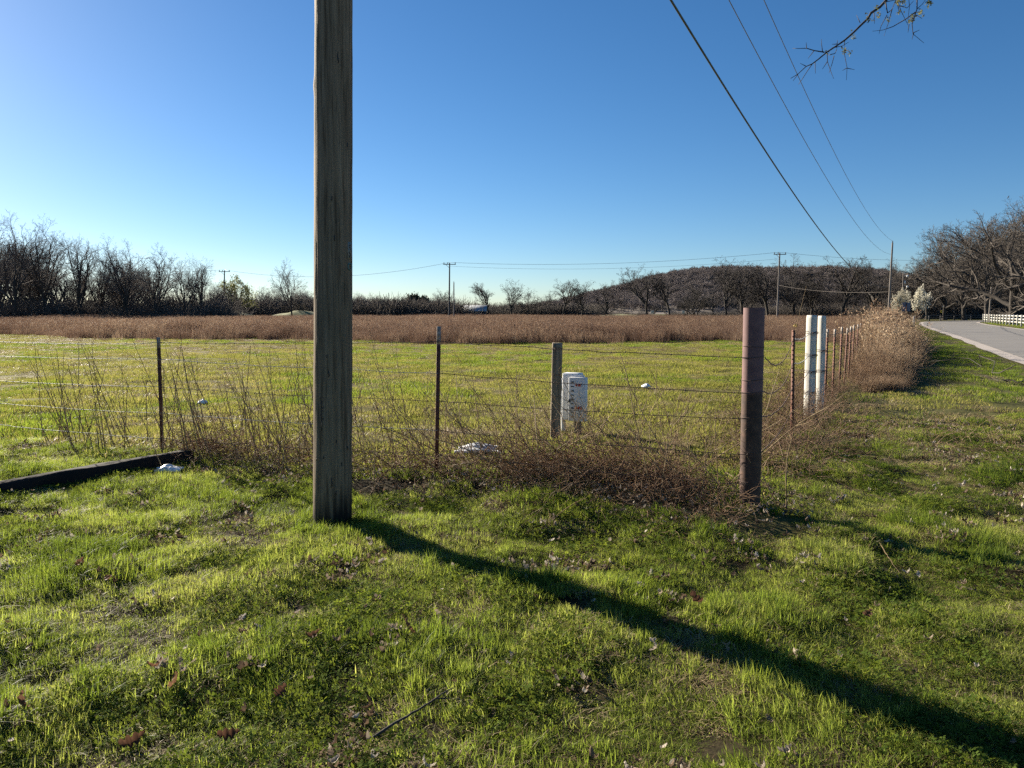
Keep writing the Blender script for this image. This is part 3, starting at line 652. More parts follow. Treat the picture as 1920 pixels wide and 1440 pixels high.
# --- pasture and verge, seen farther off
past_src = source('pasture_tuft',
    [tuft('t', 'pasture', 170, .34, .03, .075, .008, .5, 300 + i) for i in range(5)] +
    [tuft('t', 'thatch', 120, .30, .03, .09, .007, .9, 310 + i, flat=.3) for i in range(2)] +
    [tuft('t', 'grass_deep', 170, .30, .04, .10, .008, .5, 320 + i) for i in range(3)])
def pasture():
    r = np.random.default_rng(6)
    x, y = sample(84000, -46, 24, 6, 62, r)
    k = frus(x, y, 2) & ~in_lawn(x, y) & (y < TALL_Y(x) + 1.5) & (r.random(len(x)) < np.clip(10 / y, .18, 1) * 1.1); x, y = x[k], y[k]
    n = len(x); idx = r.integers(0, 5, n); u = r.random(n); z = vn(x * .28, y * .28, 61) * .6 + vn(x * .9, y * .9, 62) * .4
    dry = sstep(.45, .75, z) * .5 + .35 * sstep(18, 38, y); d = u < .10 + dry * .75; idx[d] = r.integers(5, 7, d.sum())
    g = (z < .40) & (u > .55); idx[g] = r.integers(7, 10, g.sum())
    s = .6 + .7 * vn(x * 1.1, y * 1.1, 63) + .5 * sstep(.75, .95, vn(x * .6, y * .9, 64))
    rot = np.stack([0 * x, 0 * x, r.uniform(0, 6.283, n)], -1)
    scatter('pasture_grass', np.stack([x, y, H(x, y)], -1), rot, np.stack([s * 1.1, s * 1.1, s], -1), idx, past_src, 'short yellow-green pasture beyond the wire fence', 'grass')
    x, y = sample(40000, 4, 60, 10, 112, r)
    k = (x > xroad(y) + .3) & (x < road_edge_x(y) - .12) & frus(x, y, 3) & (r.random(len(x)) < np.clip(14 / y, .25, 1)); x, y = x[k], y[k]
    n = len(x); e = road_edge_x(y) - x; wgr = sstep(.8, .15, e / (road_edge_x(y) - xroad(y))) * sstep(12, 17, y); u = r.random(n)
    idx = np.where(u < .10 + .8 * wgr, r.integers(7, 10, n), np.where(u < .55 + .2 * wgr, r.integers(0, 5, n), r.integers(5, 7, n)))
    s = (.7 + .6 * vn(x * 1.1, y * 1.1, 65)) * np.where(e < 1, .7, 1)
    scatter('verge_grass', np.stack([x, y, H(x, y)], -1), np.stack([0 * x, 0 * x, r.uniform(0, 6.283, n)], -1), np.stack([s, s, s], -1), idx, past_src, 'mixed green and straw grass between the fence row and road', 'grass')
    # far side of the road
    x, y = sample(9000, 30, 130, 40, 150, r); D = np.min(np.hypot(x[:, None] - RL[None, ::3, 0], y[:, None] - RL[None, ::3, 1]), 1)
    k = (x > road_edge_x(np.minimum(y, 140)) + 9) & (D > 8.6) & frus(x, y, 4); x, y = x[k], y[k]; n = len(x)
    scatter('far_verge_grass', np.stack([x, y, 0 * x], -1), np.stack([0 * x, 0 * x, r.uniform(0, 6.283, n)], -1), np.full((n, 3), 1.5), np.where(r.random(n) < .7, r.integers(7, 10, n), r.integers(5, 7, n)), past_src, 'green grass strip along the white rail fence across the road', 'grass')
pasture()
# --- tall dry grass
def tallclump(name, n, rad, hmin, hmax, seed, mat='tall', w=.012, plume=.5):
    V, Q, T = blades(n, rad, hmin, hmax, w, .22, seed, segs=2); mb = MB().add(V, Q, T)
    r = np.random.default_rng(seed + 1); nv = 5; tips = V.reshape(n, nv, 3)[:, 4]; sel = r.random(n) < plume
    V2, Q2 = leaf_quads(tips[sel] - np.array([0, 0, .06]), .022, 4, .03, seed); mb.add(V2, Q2); return mb.mesh(name, [M[mat]])
tall_src = source('tall_clump', [tallclump('t', 75, .55, .55, 1.05, 400 + i) for i in range(6)])
def tallgrass():
    r = np.random.default_rng(8); x, y = sample(90000, -125, 75, 36, 165, r); ed = y - TALL_Y(x)
    k = frus(x, y, 5) & ((ed > 0) | ((ed > -5) & (r.random(len(x)) < .05))) & (x < np.maximum(xroad(y), 5 + .5 * (y - 12))) & (r.random(len(x)) < np.where(ed < 14, 1.0, .33)); x, y, ed = x[k], y[k], ed[k]
    n = len(x); s = (.5 + .75 * vn(x * .12, y * .12, 71) + .25 * r.random(n)) * np.clip(.55 + ed * .12, .5, 1)
    scatter('tall_dry_grass', np.stack([x, y, 0 * x], -1), np.stack([r.normal(0, .05, n), r.normal(0, .05, n), r.uniform(0, 6.283, n)], -1), np.stack([s * 1.2, s * 1.2, s], -1), r.integers(0, 6, n), tall_src, 'wide band of tall reddish-brown dry grass across the field', 'grass')
tallgrass()
# --- woodland undergrowth and the wooded hill
def shrub(seed, mat, n=260):
    R = np.random.default_rng(seed); S_ = []
    for i in range(n):
        a = R.uniform(0, 6.283); d = np.array([math.cos(a) * .5, math.sin(a) * .5, R.uniform(.4, 1.2)]); p = np.array([R.normal(0, .25), R.normal(0, .25), 0]); L = R.uniform(.3, .9); rr = .012
        for k in range(4):
            d = d + R.normal(0, .28, 3); d /= np.linalg.norm(d); q = p + d * L / 4; S_.append((*p, *q, rr, rr * .75)); p = q; rr *= .75
    return segs_mesh('s', S_, 3, M[mat])
und_src = source('undergrowth_shrub', [shrub(500 + i, 'twig', 200) for i in range(4)])
def undergrowth():
    r = np.random.default_rng(9); P = []
    def row(px0, px1, Y0, Y1, n, h0, h1):
        px = r.uniform(px0, px1, n); Y = r.uniform(Y0, Y1, n); P.append(np.stack([(px - 960) / F_PX * Y * .996, Y, r.uniform(h0, h1, n)], -1))
    row(-120, 420, 124, 165, 300, 1.5, 6.5); row(-120, 420, 122, 135, 90, 1.5, 3.5); row(390, 860, 185, 260, 520, 4, 8); row(860, 1120, 205, 265, 260, 3, 6.5); row(1100, 1420, 200, 265, 90, 1.2, 3); row(1400, 1700, 185, 265, 260, 2, 5.5); row(1690, 2080, 172, 245, 520, 4, 9)
    P = np.vstack(P); n = len(P); s = P[:, 2]; Z = P.copy(); Z[:, 2] = -.1
    scatter('woodland_undergrowth', Z, np.stack([0 * s, 0 * s, r.uniform(0, 6.283, n)], -1), np.stack([s * 1.1, s * 1.1, s], -1), r.integers(0, 4, n), und_src, 'dark leafless undergrowth along the foot of the far woods', 'undergrowth')
undergrowth()
hill_src_m = []
for i in range(4):
    l, t, _ = grow(600 + i, 'far'); t[:, 6:] = np.maximum(t[:, 6:], .006); hill_src_m.append(segs_mesh('h', np.vstack([l[::1], t]), 3, M['hilltwig_hazed']))
hill_src = source('hill_wood', hill_src_m)
def hillwood():
    r = np.random.default_rng(10); x, y = sample(9500, -150, 900, 560, 1060, r); k = frus(x, y, 10) & (hill_h(x, y) > 1.5); x, y = x[k], y[k]; n = len(x); s = r.uniform(6, 12, n)
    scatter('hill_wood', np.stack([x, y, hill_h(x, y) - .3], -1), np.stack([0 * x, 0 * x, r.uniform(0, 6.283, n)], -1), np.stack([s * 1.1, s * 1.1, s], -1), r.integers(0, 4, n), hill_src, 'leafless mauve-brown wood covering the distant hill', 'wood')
hillwood()

# ------------------------------------------------------------------ near utility pole
def near_pole():
    base = gnd(624, 988); Y = base[1] + .14; r0, r1 = .146, .112
    c0 = at(624, 990, Y); ctop = at(626, 0, Y); ax = (ctop - c0) / (ctop[2] - c0[2])
    e = empty('utility_pole', (c0[0], Y, 0)); zt = 10.2
    zs = np.concatenate([np.linspace(-.35, 4.2, 170), np.linspace(4.3, zt, 40)]); ns = 72; A = np.arange(ns) / ns * 2 * math.pi
    rad = r0 + (r1 - r0) * zs / zt
    ca, sa = np.cos(A), np.sin(A)
    jit = 1 + .030 * (vn(ca[None] * 2.2 + 9, zs[:, None] * 1.6 + sa[None] * 2.2, 81) - .5) + .018 * (vn(ca[None] * 5 + 19, zs[:, None] * 5 + sa[None] * 5, 82) - .5)
    for k in range(11):                                             # drying checks run down the shaft
        a0 = random.uniform(0, 6.28); z0 = random.uniform(-.2, 3.2); ln = random.uniform(.5, 1.6)
        da = np.abs((A - a0 + math.pi) % (2 * math.pi) - math.pi); w = np.exp(-(da / .05) ** 2)[None] * (sstep(z0, z0 + .15, zs) * sstep(z0 + ln, z0 + ln - .2, zs))[:, None]
        jit = jit - .05 * w
    for k in range(9):                                              # knots
        a0 = random.uniform(0, 6.28); z0 = random.uniform(.2, 4)
        da = np.abs((A - a0 + math.pi) % (2 * math.pi) - math.pi); w = np.exp(-(da / .22) ** 2)[None] * np.exp(-((zs - z0) / .05) ** 2)[:, None]; jit = jit + .045 * w
    P = np.stack([ax[0] * zs, ax[1] * zs, zs], -1)
    mb = MB().tube(P, rad, ns, True, jit); mb.build('shaft', M['polewood'], e, True)
    def on(px, py, lift=.002):                                      # point on the visible face of the shaft
        d = ray(px, py); t = (Y - .1) / d[1]
        for _ in range(20):
            p = np.array([d[0] * t, d[1] * t, CAM_H + d[2] * t]); cx = c0[0] + ax[0] * p[2]; rr = r0 + (r1 - r0) * p[2] / zt + lift
            dx = np.clip(p[0] - cx, -rr, rr); t = (Y + ax[1] * p[2] - math.sqrt(max(rr * rr - dx * dx, 0))) / d[1]
        p = np.array([d[0] * t, d[1] * t, CAM_H + d[2] * t]); return p - np.array([c0[0], Y, 0])
    # knot holes and splits, dark hollows
    for px, py, h in ((634, 108, 22), (622, 372, 10), (627, 446, 12), (613, 668, 6), (616, 700, 16), (622, 905, 20), (631, 925, 8), (631, 828, 6), (641, 870, 7), (606, 858, 5), (652, 840, 9), (652, 272, 9), (594, 862, 6)):
        m = MB(); q = [on(px + random.uniform(-1, 1), py + s * h / 2, .0015) for s in (-1, -.3, .4, 1)]; m.tube(q, [.0012, .004, .0045, .001], 6); m.build('knot_hole', M['black'], e)
    # burnt-in maker's mark: ring, characters, long stroke
    st = MB(); m2 = MB()
    ring = [on(603.5 + 4.2 * math.cos(a), 749 + 5 * math.sin(a), .0015) for a in np.linspace(0, 6.283, 17)]; st.tube(ring, .0016, 4)
    for seg in (((603, 752), (603, 764)), ((600, 757), (606, 757)), ((600, 762), (600, 767)), ((605, 762), (605, 767)), ((603, 762), (603, 772)), ((607, 762), (607, 766)), ((600, 771), (606, 771)), ((605, 770), (606, 773)), ((601, 777), (601, 779)), ((603, 772), (603, 784)), ((600, 785), (606, 785)), ((606, 783), (606, 788)), ((603, 784), (603, 808))):
        m2.tube([on(*seg[0], .0015), on(*seg[1], .0015)], .0018, 4)
    o = st.build('burnt_ring_mark', M['black'], e); m2.build('burnt_brand_mark', M['black'], e)
    # numbered strip tag and teal disc on the right flank
    tg = MB(); tp = [on(655.5, y, .004) for y in (454, 485)]; d = np.array([.020, .012, 0]); w = np.array([0, 0, 1])
    c = (tp[0] + tp[1]) / 2; R = Matrix.Rotation(math.radians(52), 3, 'Z'); hh = tp[0][2] - tp[1][2]
    tg.box(c, (.034, .004, hh), R); plate = tg.build('number_tag', M['alutag'], e)
    for k, (a, b) in enumerate(((.38, .30), (.26, .17), (.12, .03), (-.05, -.14), (-.2, -.30), (-.34, -.42))):
        ch = MB(); n_ = np.array(R @ Vector((0, -1, 0))); s_ = np.array(R @ Vector((1, 0, 0))); q = c + n_ * .0035
        z0, z1 = a * hh, b * hh
        for P0, P1 in (((-.008, z0), (.008, z0)), ((.008, z0), (-.008 if k % 2 else .008, z1)), ((-.008, z1), (.008, z1))):
            ch.tube([q + s_ * P0[0] + np.array([0, 0, P0[1]]), q + s_ * P1[0] + np.array([0, 0, P1[1]])], .0016, 4)
        ch.build('tag_character', M['black'], plate)
    td = MB(); p = on(656, 500, .004); A_ = np.linspace(0, 6.283, 17); n_ = np.array(R @ Vector((0, -1, 0))); s_ = np.array(R @ Vector((1, 0, 0)))
    td.tube([p + s_ * .018 * math.cos(a) + np.array([0, 0, .024 * math.sin(a)]) for a in A_], .005, 5); td.build('teal_ring_tag', M['teal'], e)
    tag(e, 'thick weathered wooden utility pole rising out of the picture', 'utility pole')
near_pole()

# ------------------------------------------------------------------ fences
def t_post(parent, base, h, lean=(0, 0), tip=.16, rz=0.0, tipm='tip'):
    """studded T-section steel post, local to parent"""
    b = np.array(base) - np.array(parent.location); ux, uy = lean
    R = Matrix.Rotation(rz, 3, 'Z'); zt = h
    def place(mb):
        for k in range(len(mb.V)):
            v = np.array([R @ Vector(p) for p in mb.V[k]]); v[:, 0] += ux * v[:, 2]; v[:, 1] += uy * v[:, 2]; mb.V[k] = v + b
        return mb
    m = MB(); m.box((0, 0, (zt - tip) / 2 - .15), (.038, .006, zt - tip + .3)); m.box((0, .017, (zt - tip) / 2 - .15), (.006, .029, zt - tip + .3))
    for z in np.arange(.12, zt - tip - .02, .054): m.box((0, -.0065, z), (.012, .008, .014))
    o = place(m).build('t_post', M['tpost'], parent)
    t = MB(); t.box((0, 0, zt - tip / 2), (.038, .006, tip)); t.box((0, .017, zt - tip / 2), (.006, .029, tip))
    for z in np.arange(zt - tip + .03, zt - .01, .054): t.box((0, -.0065, z), (.012, .008, .014))
    place(t).build('post_tip', M[tipm], o); return o
def barbed(parent, pts, mat, sag=.012, r=.0028, barb=.125, jig=.006, seed=0):
    R = random.Random(seed); o3 = np.array(parent.location); P = []
    for a, b in zip(pts[:-1], pts[1:]):
        a, b = np.array(a), np.array(b); L = np.linalg.norm(b - a); n = max(4, int(L / .16))
        for k in range(n):
            t = k / n; q = a + (b - a) * t; q[2] -= 4 * sag * t * (1 - t); P.append(q + np.array([0, 0, R.gauss(0, jig * .5)]) - o3)
    P.append(np.array(pts[-1]) - o3); P = np.array(P)
    m = MB(); m.tube(P, r, 5); Ls = np.r_[0, np.cumsum(np.linalg.norm(np.diff(P, axis=0), axis=1))]
    for s in np.arange(.05, Ls[-1], barb):
        c = np.array([np.interp(s, Ls, P[:, k]) for k in range(3)])
        if np.linalg.norm(c + o3 - np.array([0, 0, 1.6])) > 22: continue
        m.tube([c + np.array([-.004, 0, 0]), c + np.array([.004, 0, 0])], r * 2.3, 5)
        for d in (1, -1):
            v = np.array([R.uniform(-.5, .5), R.uniform(-1, 1), d * R.uniform(.6, 1)]); v /= np.linalg.norm(v); m.tube([c, c + v * .015], [.0014, .0008], 3)
    return m.build('barbed_wire', M[mat], parent)
fence_f = empty('barbed_wire_fence', tuple(T_B)); fence_r = empty('barbed_wire_fence', tuple(gnd(1484, 832)))
T_R = gnd(1484, 834); W_P = gnd(1516, 782); W_P2 = gnd(1537, 768)
d_f = (T_A - T_B) / np.linalg.norm(T_A - T_B); T_L = T_A + d_f * 3.5
def lean_of(base, px, py): t = at(px, py, base[1]); return t[2], ((t[0] - base[0]) / t[2], 0)
for base, px, py in ((T_A, 297, 632), (T_B, 823, 612)):
    h, ln = lean_of(base, px, py); t_post(fence_f, base, h, ln, .17 if px > 500 else .12, rz=.42)
t_post(fence_f, T_L, 1.32, (-.01, 0), .13, rz=.42)
# strand heights at each support, read off along the fence
STR = [(1.27, 1.27, 1.33, 1.255), (1.08, 1.09, 1.035, .985), (.78, .785, .775, .79), (.50, .495, .50, .515), (.24, .21, .27, .285)]
pin = np.array([-.10, -.03, 0])
for k, (zl, za, zb, zc) in enumerate(STR):
    hA, lA = lean_of(T_A, 297, 632); hB, lB = lean_of(T_B, 823, 612)
    pts = [T_L + np.array([0, -.02, zl]), T_A + np.array([lA[0] * za, -.02, za]), T_B + np.array([lB[0] * zb, -.02, zb])]
    barbed(fence_f, pts[:2], 'wire', .02 if k else .035, seed=k); barbed(fence_f, pts[1:3], 'wire' if k % 2 else 'rustwire', .015, seed=10 + k)
    barbed(fence_f, [pts[2], C_P + np.array([-.07, -.06, zc])], 'rustwire', .012, seed=20 + k)
tag(fence_f, 'five-strand barbed wire fence on rusty steel posts running left from the pipe', 'fence')

def corner_pipe():
    base = C_P + np.array([0, .08, 0]); top = at(1414, 577, base[1]); e = empty('corner_post', (base[0], base[1], 0))
    lx = (top[0] - base[0]) / top[2]; zt = top[2]; r = .079; zs = np.linspace(-.3, zt, 40); P = np.stack([lx * zs, 0 * zs, zs], -1)
    m = MB(); n = 40; m.tube(P, r, n, False)
    Pi = np.stack([lx * zs[::-1][:12], 0 * zs[:12], zs[::-1][:12]], -1); m.tube(Pi, r - .008, n, False)
    A = np.arange(n) / n * 2 * math.pi; c = np.array([lx * zt, 0, zt])
    ro = np.stack([np.cos(A) * r, np.sin(A) * r, 0 * A], -1) + c; ri = np.stack([np.cos(A) * (r - .008), np.sin(A) * (r - .008), 0 * A], -1) + c
    k = np.arange(n); m.add(np.vstack([ro, ri]), np.stack([k, (k + 1) % n, n + (k + 1) % n, n + k], -1))
    m.build('pipe_shaft', M['pipe'], e, True)
    cp = MB(); q = MB(); zc = zt - .10; q.tube([(lx * zc, 0, zc), (lx * zc, 0, zc + .006)], r - .009, 24); q.build('dark_pipe_inside', M['black'], e)  # black disc stands for the shade down inside the open pipe
    for z, tilt in ((1.255, .2), (1.335, -.1), (.985, .1), (1.08, .12), (.79, .1), (.515, -.1), (.285, .12), (.40, -.25)):
        w = MB(); w.tube([(lx * z + (r + .003) * math.cos(a), (r + .003) * math.sin(a), z + tilt * .05 * math.cos(a)) for a in np.linspace(0, 6.283, 25)], .0022, 5, False); w.build('wire_loop', M['rustwire'], e)
    tag(e, 'thick rust-brown steel pipe post at the fence corner, upper part faded mauve', 'fence post')
corner_pipe()

h, ln = lean_of(T_R, 1487, 619); t_post(fence_r, T_R, h, ln, .02, rz=-1.15, tipm='tpost')
RP = []
for px, ptop, Y in ((1551, 617, 12.7), (1565, 617, 13.6), (1577, 613, 15.0), (1586, 615, 16.2), (1593.5, 612, 17.8), (1600, 610, 19.5), (1607, 608, 22), (1612, 606, 26)):
    b = at(px, 640, Y); b[2] = 0; hh = at(px, ptop, Y)[2]; RP.append((b, hh)); t_post(fence_r, b, hh, (random.uniform(-.02, .02), 0), .14, rz=-1.1)
def hw(px, py, base): return base + np.array([0, 0, at(px, py, base[1])[2]])
RS = [(1.255, 1.285, 1.30), (.985, .99, .97), (.79, .70, .72), (.515, .42, .41)]
for k, (zc, zt, zw) in enumerate(RS):
    c = C_P + np.array([.08, .08, zc]); t = T_R + np.array([ln[0] * zt, -.01, zt]); w = W_P + np.array([-.05, -.08, zw])
    barbed(fence_r, [c, t], 'rustwire', .17 - .04 * k, seed=30 + k); barbed(fence_r, [t, w], 'wire' if k < 2 else 'rustwire', .05, seed=40 + k)
    pts = [W_P2 + np.array([.06, .05, zw + .05])] + [b + np.array([0, 0, hh * (.93 - .22 * k)]) for b, hh in RP]
    barbed(fence_r, pts, 'rustwire', .01, r=.003, seed=50 + k)
tag(fence_r, 'roadside barbed wire fence on thin rusty posts receding past the white posts', 'fence')

def white_post(base, px, py, w, label, wires):
    top = at(px, py, base[1]); e = empty('white_fence_post', (base[0], base[1], 0)); lx = (top[0] - base[0]) / top[2]; zt = top[2]
    zs = np.linspace(-.3, zt, 44); ns = 20; A = np.arange(ns) / ns * 2 * math.pi
    pr = 1 / np.maximum(np.abs(np.cos(A - .5)), np.abs(np.sin(A - .5))) ** .75           # square timber with worn arrises
    jit = pr[None] * (1 + .05 * (vn(np.cos(A)[None] * 3 + 5, zs[:, None] * 2.2 + np.sin(A)[None] * 3, w * 100) - .5))
    P = np.stack([lx * zs, 0 * zs, zs], -1); rad = np.full(len(zs), w / 2 * .92); rad[-1] *= .93
    MB().tube(P, rad, ns, True, jit).build('post_timber', M['whitepost'], e, False)
    for z in wires:
        for dz in (0, .028):
            q = w / 2 * 1.22; m = MB(); m.tube([(lx * z + q * math.cos(a), q * math.sin(a), z + dz + .018 * math.sin(a * 2 + z)) for a in np.linspace(0, 6.283, 17)], .0026, 5, False); m.build('wire_wrap', M['rustwire'], e)
        m = MB(); m.tube([(lx * z + w * .2 + .05 * math.sin(k * 1.1), -w * .62 - .012 * math.cos(k * 1.7), z + .02 + .02 * math.sin(k * 2.3)) for k in range(9)], .0038, 5); m.build('wire_knot', M['rustwire'], e)
    return tag(e, label, 'fence post')
white_post(W_P, 1522.5, 591, .132, 'nearer and thicker of the paired white posts, with rusty wire wraps', (1.27, .93, .68, .36))
white_post(W_P2, 1541.5, 592, .108, 'thinner white post close behind the thicker white one', (.95, .62))
def ribbon():
    m = MB(); b = gnd(1560, 745); P = [at(1549, 703, 13), at(1550, 710, 12.95), at(1553, 718, 12.93), at(1557, 727, 12.9)]
    for k in range(3):
        a, c = P[k], P[k + 1]; w = np.array([.014, .01, .004 * (-1) ** k]); m.add([a - w, a + w, c + w, c - w, a - w + [0, .004, 0], a + w + [0, .004, 0], c + w + [0, .004, 0], c - w + [0, .004, 0]], [[0, 1, 2, 3], [7, 6, 5, 4], [0, 4, 5, 1], [2, 6, 7, 3], [1, 5, 6, 2], [0, 3, 7, 4]])
    tag(m.build('plastic_ribbon', M['yellow'], None), 'short strip of yellow plastic hanging behind the white posts', 'ribbon')
ribbon()
def whisker():
    e = empty('marker_rod', tuple(gnd(1484, 822))); o = np.array(e.location); Y = o[1] + .12
    m = MB(); m.tube([at(1484, 815, Y) - o, at(1488, 640, Y) - o, at(1494, 610, Y) - o, at(1503, 572, Y) - o, at(1512, 536, Y) - o], [.003, .003, .0028, .0025, .002], 5); m.build('rod', M['stalk'], e)
    m = MB(); m.tube([at(1487, 612, Y - .01) - o, at(1492, 608, Y - .02) - o, at(1496, 611, Y - .02) - o, at(1490, 613, Y - .02) - o], [.004, .006, .005, .004], 5); m.build('tied_ribbon', M['yellow'], e)
    tag(e, 'thin pale whip of cane tied with a straw ribbon behind the leaning steel post', 'marker rod')
whisker()

# wooden post and white plastic service box
def wood_post():
    b = gnd(1041, 818); t = at(1045, 643, b[1]); e = empty('wooden_post', (b[0], b[1], 0)); lx = (t[0] - b[0]) / t[2]; zt = t[2]
    zs = np.linspace(-.3, zt, 26); ns = 16; A = np.arange(ns) / ns * 6.283; pr = 1 / np.maximum(np.abs(np.cos(A)), np.abs(np.sin(A))) ** .9
    jit = pr[None] * (1 + .05 * (vn(np.cos(A)[None] * 3, zs[:, None] * 3 + np.sin(A)[None] * 3, 5) - .5))
    MB().tube(np.stack([lx * zs, 0 * zs, zs], -1), np.full(len(zs), .064), ns, True, jit).build('timber', M['postwood'], e)
    for z in (1.14, .80, .52): 
        m = MB(); m.tube([(lx * z - .08, -.077, z), (lx * z + .02, -.082, z + .006), (lx * z + .08, -.077, z)], .003, 4); m.build('wire_staple', M['rustwire'], e)
    tag(e, 'square weathered wooden post carrying the white box', 'post')
wood_post()
def service_box():
    b = gnd(1078, 808); e = empty('service_box', (b[0], b[1], 0), math.radians(-24)); z0, z1 = at(1078, 787, b[1])[2], at(1078, 703, b[1])[2]; h = z1 - z0; zc = (z0 + z1) / 2
    MB().box((.045, -.02, z0 / 2 - .06), (.09, .07, z0 + .34), None, .012).build('stake', M['postwood'], e)
    body = MB().box((-.06, .07, zc + .01), (.24, .18, h + .02), None, .008).build('back_shell', M['boxwhite'], e)
    door = MB().box((.07, -.085, zc - .012), (.235, .10, h - .02), None, .008).build('front_shell', M['boxwhite'], e)
    MB().box((-.012, -.030, zc), (.31, .014, h + .005), None, .006).build('flange', M['boxwhite'], e)
    MB().box((-.20, .05, zc + .17), (.07, .10, .15), None, .012).build('conduit_hub', M['boxwhite'], e)
    MB().tube([(-.20, .05, zc + .10), (-.195, .05, zc - .1), (-.185, .05, z0 - .1), (-.18, .05, -.1)], .032, 12).build('conduit', M['boxwhite'], e)
    for k in range(9):
        z = z0 + h * (.10 + .095 * k)
        MB().box((-.115, -.0245, z), (.05, .012, .016 if k % 2 else .026)).build('louvre', M['darkgap'], body)
        MB().box((-.050, -.085, z), (.012, .045, .014 if k % 2 else .024)).build('louvre', M['darkgap'], door)
        MB().box((.005, -.137, z), (.040, .008, .012 if k % 2 else .022)).build('louvre', M['darkgap'], door)
    MB().box((-.035, -.139, zc - .03), (.03, .02, .045)).build('latch', M['darkgap'], door)
    y = -.1375
    for bx, bw, bz, bh in ((.062, .022, .80, .030), (.072, .010, .80, .012), (.098, .022, .80, .036), (.118, .012, .80, .036), (.048, .008, .30, .05), (.068, .010, .30, .042), (.080, .012, .285, .012), (.098, .022, .30, .036), (.122, .008, .30, .045), (.138, .008, .30, .045)):
        MB().box((bx, y, z0 + h * bz), (bw, .004, bh)).build('red_lettering', M['red'], door)
    tag(e, 'white plastic service box with red lettering and louvres beside the wooden post', 'utility box')
service_box()

# ------------------------------------------------------------------ ground-level things
def tie():
    a = gnd(-190, 962); b = gnd(352, 872); a[1] += .1; b[1] += .1; c = (a + b) / 2; L = np.linalg.norm(b - a); e = np.arctan2(b[1] - a[1], b[0] - a[0])
    n = 40; xs = np.linspace(-L / 2, L / 2, n); V = []
    ns = 16; A = np.arange(ns) / ns * 6.283; pr = 1 / np.maximum(np.abs(np.cos(A)), np.abs(np.sin(A))) ** .85
    jit = pr[None] * (1 + .30 * (vn(np.cos(A)[None] * 2 + 3, xs[:, None] * 4 + np.sin(A)[None] * 2, 6) - .5) + .08 * (vn(np.cos(A)[None] * 6, xs[:, None] * 11 + np.sin(A)[None] * 6, 7) - .5))
    rad = np.full(n, .080); rad[0] *= .8; rad[-1] *= .7
    z = .045 + .025 * np.sin(xs * 1.3) + .02 * (vn(xs * 2.5, 0 * xs, 8) - .5); o = MB().tube(np.stack([xs, 0 * xs, z], -1), rad, ns, True, jit).build('timber_sleeper', M['tie'], None)
    o.location = (c[0], c[1], 0.0); o.rotation_euler[2] = e; tag(o, 'old black timber sleeper lying in the grass at left', 'timber')
tie()
def trash(px, py, w, d, h, label, seed):
    b = gnd(px, py); r = np.random.default_rng(seed); n = 30; V = []
    g = np.linspace(-1, 1, n); X, Yy = np.meshgrid(g, g); rr = np.sqrt(X ** 2 + Yy ** 2)
    Z = h * np.clip(1 - rr ** 2 * .8, 0, 1) * (.55 + .9 * vn(X * 2.6 + seed, Yy * 2.6, seed)) + .25 * h * (vn(X * 7, Yy * 7, seed + 3) - .5) + .015
    X2 = X * w / 2 * (.75 + .5 * vn(X * 2, Yy * 2, seed + 5)); Y2 = Yy * d / 2 * (.75 + .5 * vn(X * 2, Yy * 2, seed + 6))
    top = np.stack([X2, Y2, Z], -1).reshape(-1, 3); bot = top * [1, 1, 0] + [0, 0, -.01]
    a = np.array([j * n + i for j in range(n - 1) for i in range(n - 1)]); Q = np.stack([a, a + 1, a + n + 1, a + n], -1)
    edge = [i for i in range(n)] + [j * n + n - 1 for j in range(1, n)] + [(n - 1) * n + i for i in range(n - 2, -1, -1)] + [j * n for j in range(n - 2, 0, -1)]
    S_ = [[edge[k], edge[k] + n * n, edge[(k + 1) % len(edge)] + n * n, edge[(k + 1) % len(edge)]] for k in range(len(edge))]
    o = link('litter_bag', np_mesh('litter_bag', np.vstack([top, bot]), np.vstack([Q, Q[:, ::-1] + n * n, S_]), None, [M['litter']], True), loc=(b[0], b[1], float(H(b[0], b[1])) + .03)); tag(o, label, 'litter')
trash(897, 851, .42, .32, .05, 'crumpled white plastic bag in the dead brush right of the middle steel post', 3)
trash(318, 888, .22, .14, .03, 'flattened white plastic scrap in front of the black sleeper', 8)
trash(1212, 728, .16, .2, .05, 'small white scrap in pasture to the right of the box', 11)
trash(380, 757, .14, .16, .05, 'small white scrap in pasture right of the left steel post', 14)

# dead stems and brush along the fence
def stems(name, P0, D, L, r0, wander, grav, nseg, ns, mat, label, cat, seed, forks=0):
    r = np.random.default_rng(seed); n = len(P0); S_ = []; p = P0.copy(); d = D / np.linalg.norm(D, axis=1)[:, None]; rr = np.broadcast_to(r0, (n,)).copy()
    for k in range(nseg):
        d = d + r.normal(0, wander, (n, 3)); d[:, 2] += grav; d /= np.linalg.norm(d, axis=1)[:, None]
        q = p + d * (L / nseg)[:, None]; gz = H(q[:, 0], q[:, 1]) + .005; q[:, 2] = np.maximum(q[:, 2], gz); r2 = rr * (1 - .75 / nseg)
        S_.append(np.c_[p, q, rr, r2])
        for f in range(forks):
            m = r.random(n) < (.55 if k > 0 else .1); fd = d[m] + r.normal(0, .5, (m.sum(), 3)); fd /= np.linalg.norm(fd, axis=1)[:, None]
            S_.append(np.c_[q[m], q[m] + fd * (L[m] * r.uniform(.10, .28, m.sum()))[:, None], r2[m] * .7, r2[m] * .35])
        p, rr = q, r2
    o = link(name, segs_mesh(name, np.vstack(S_), ns, M[mat])); return tag(o, label, cat, kind='stuff')
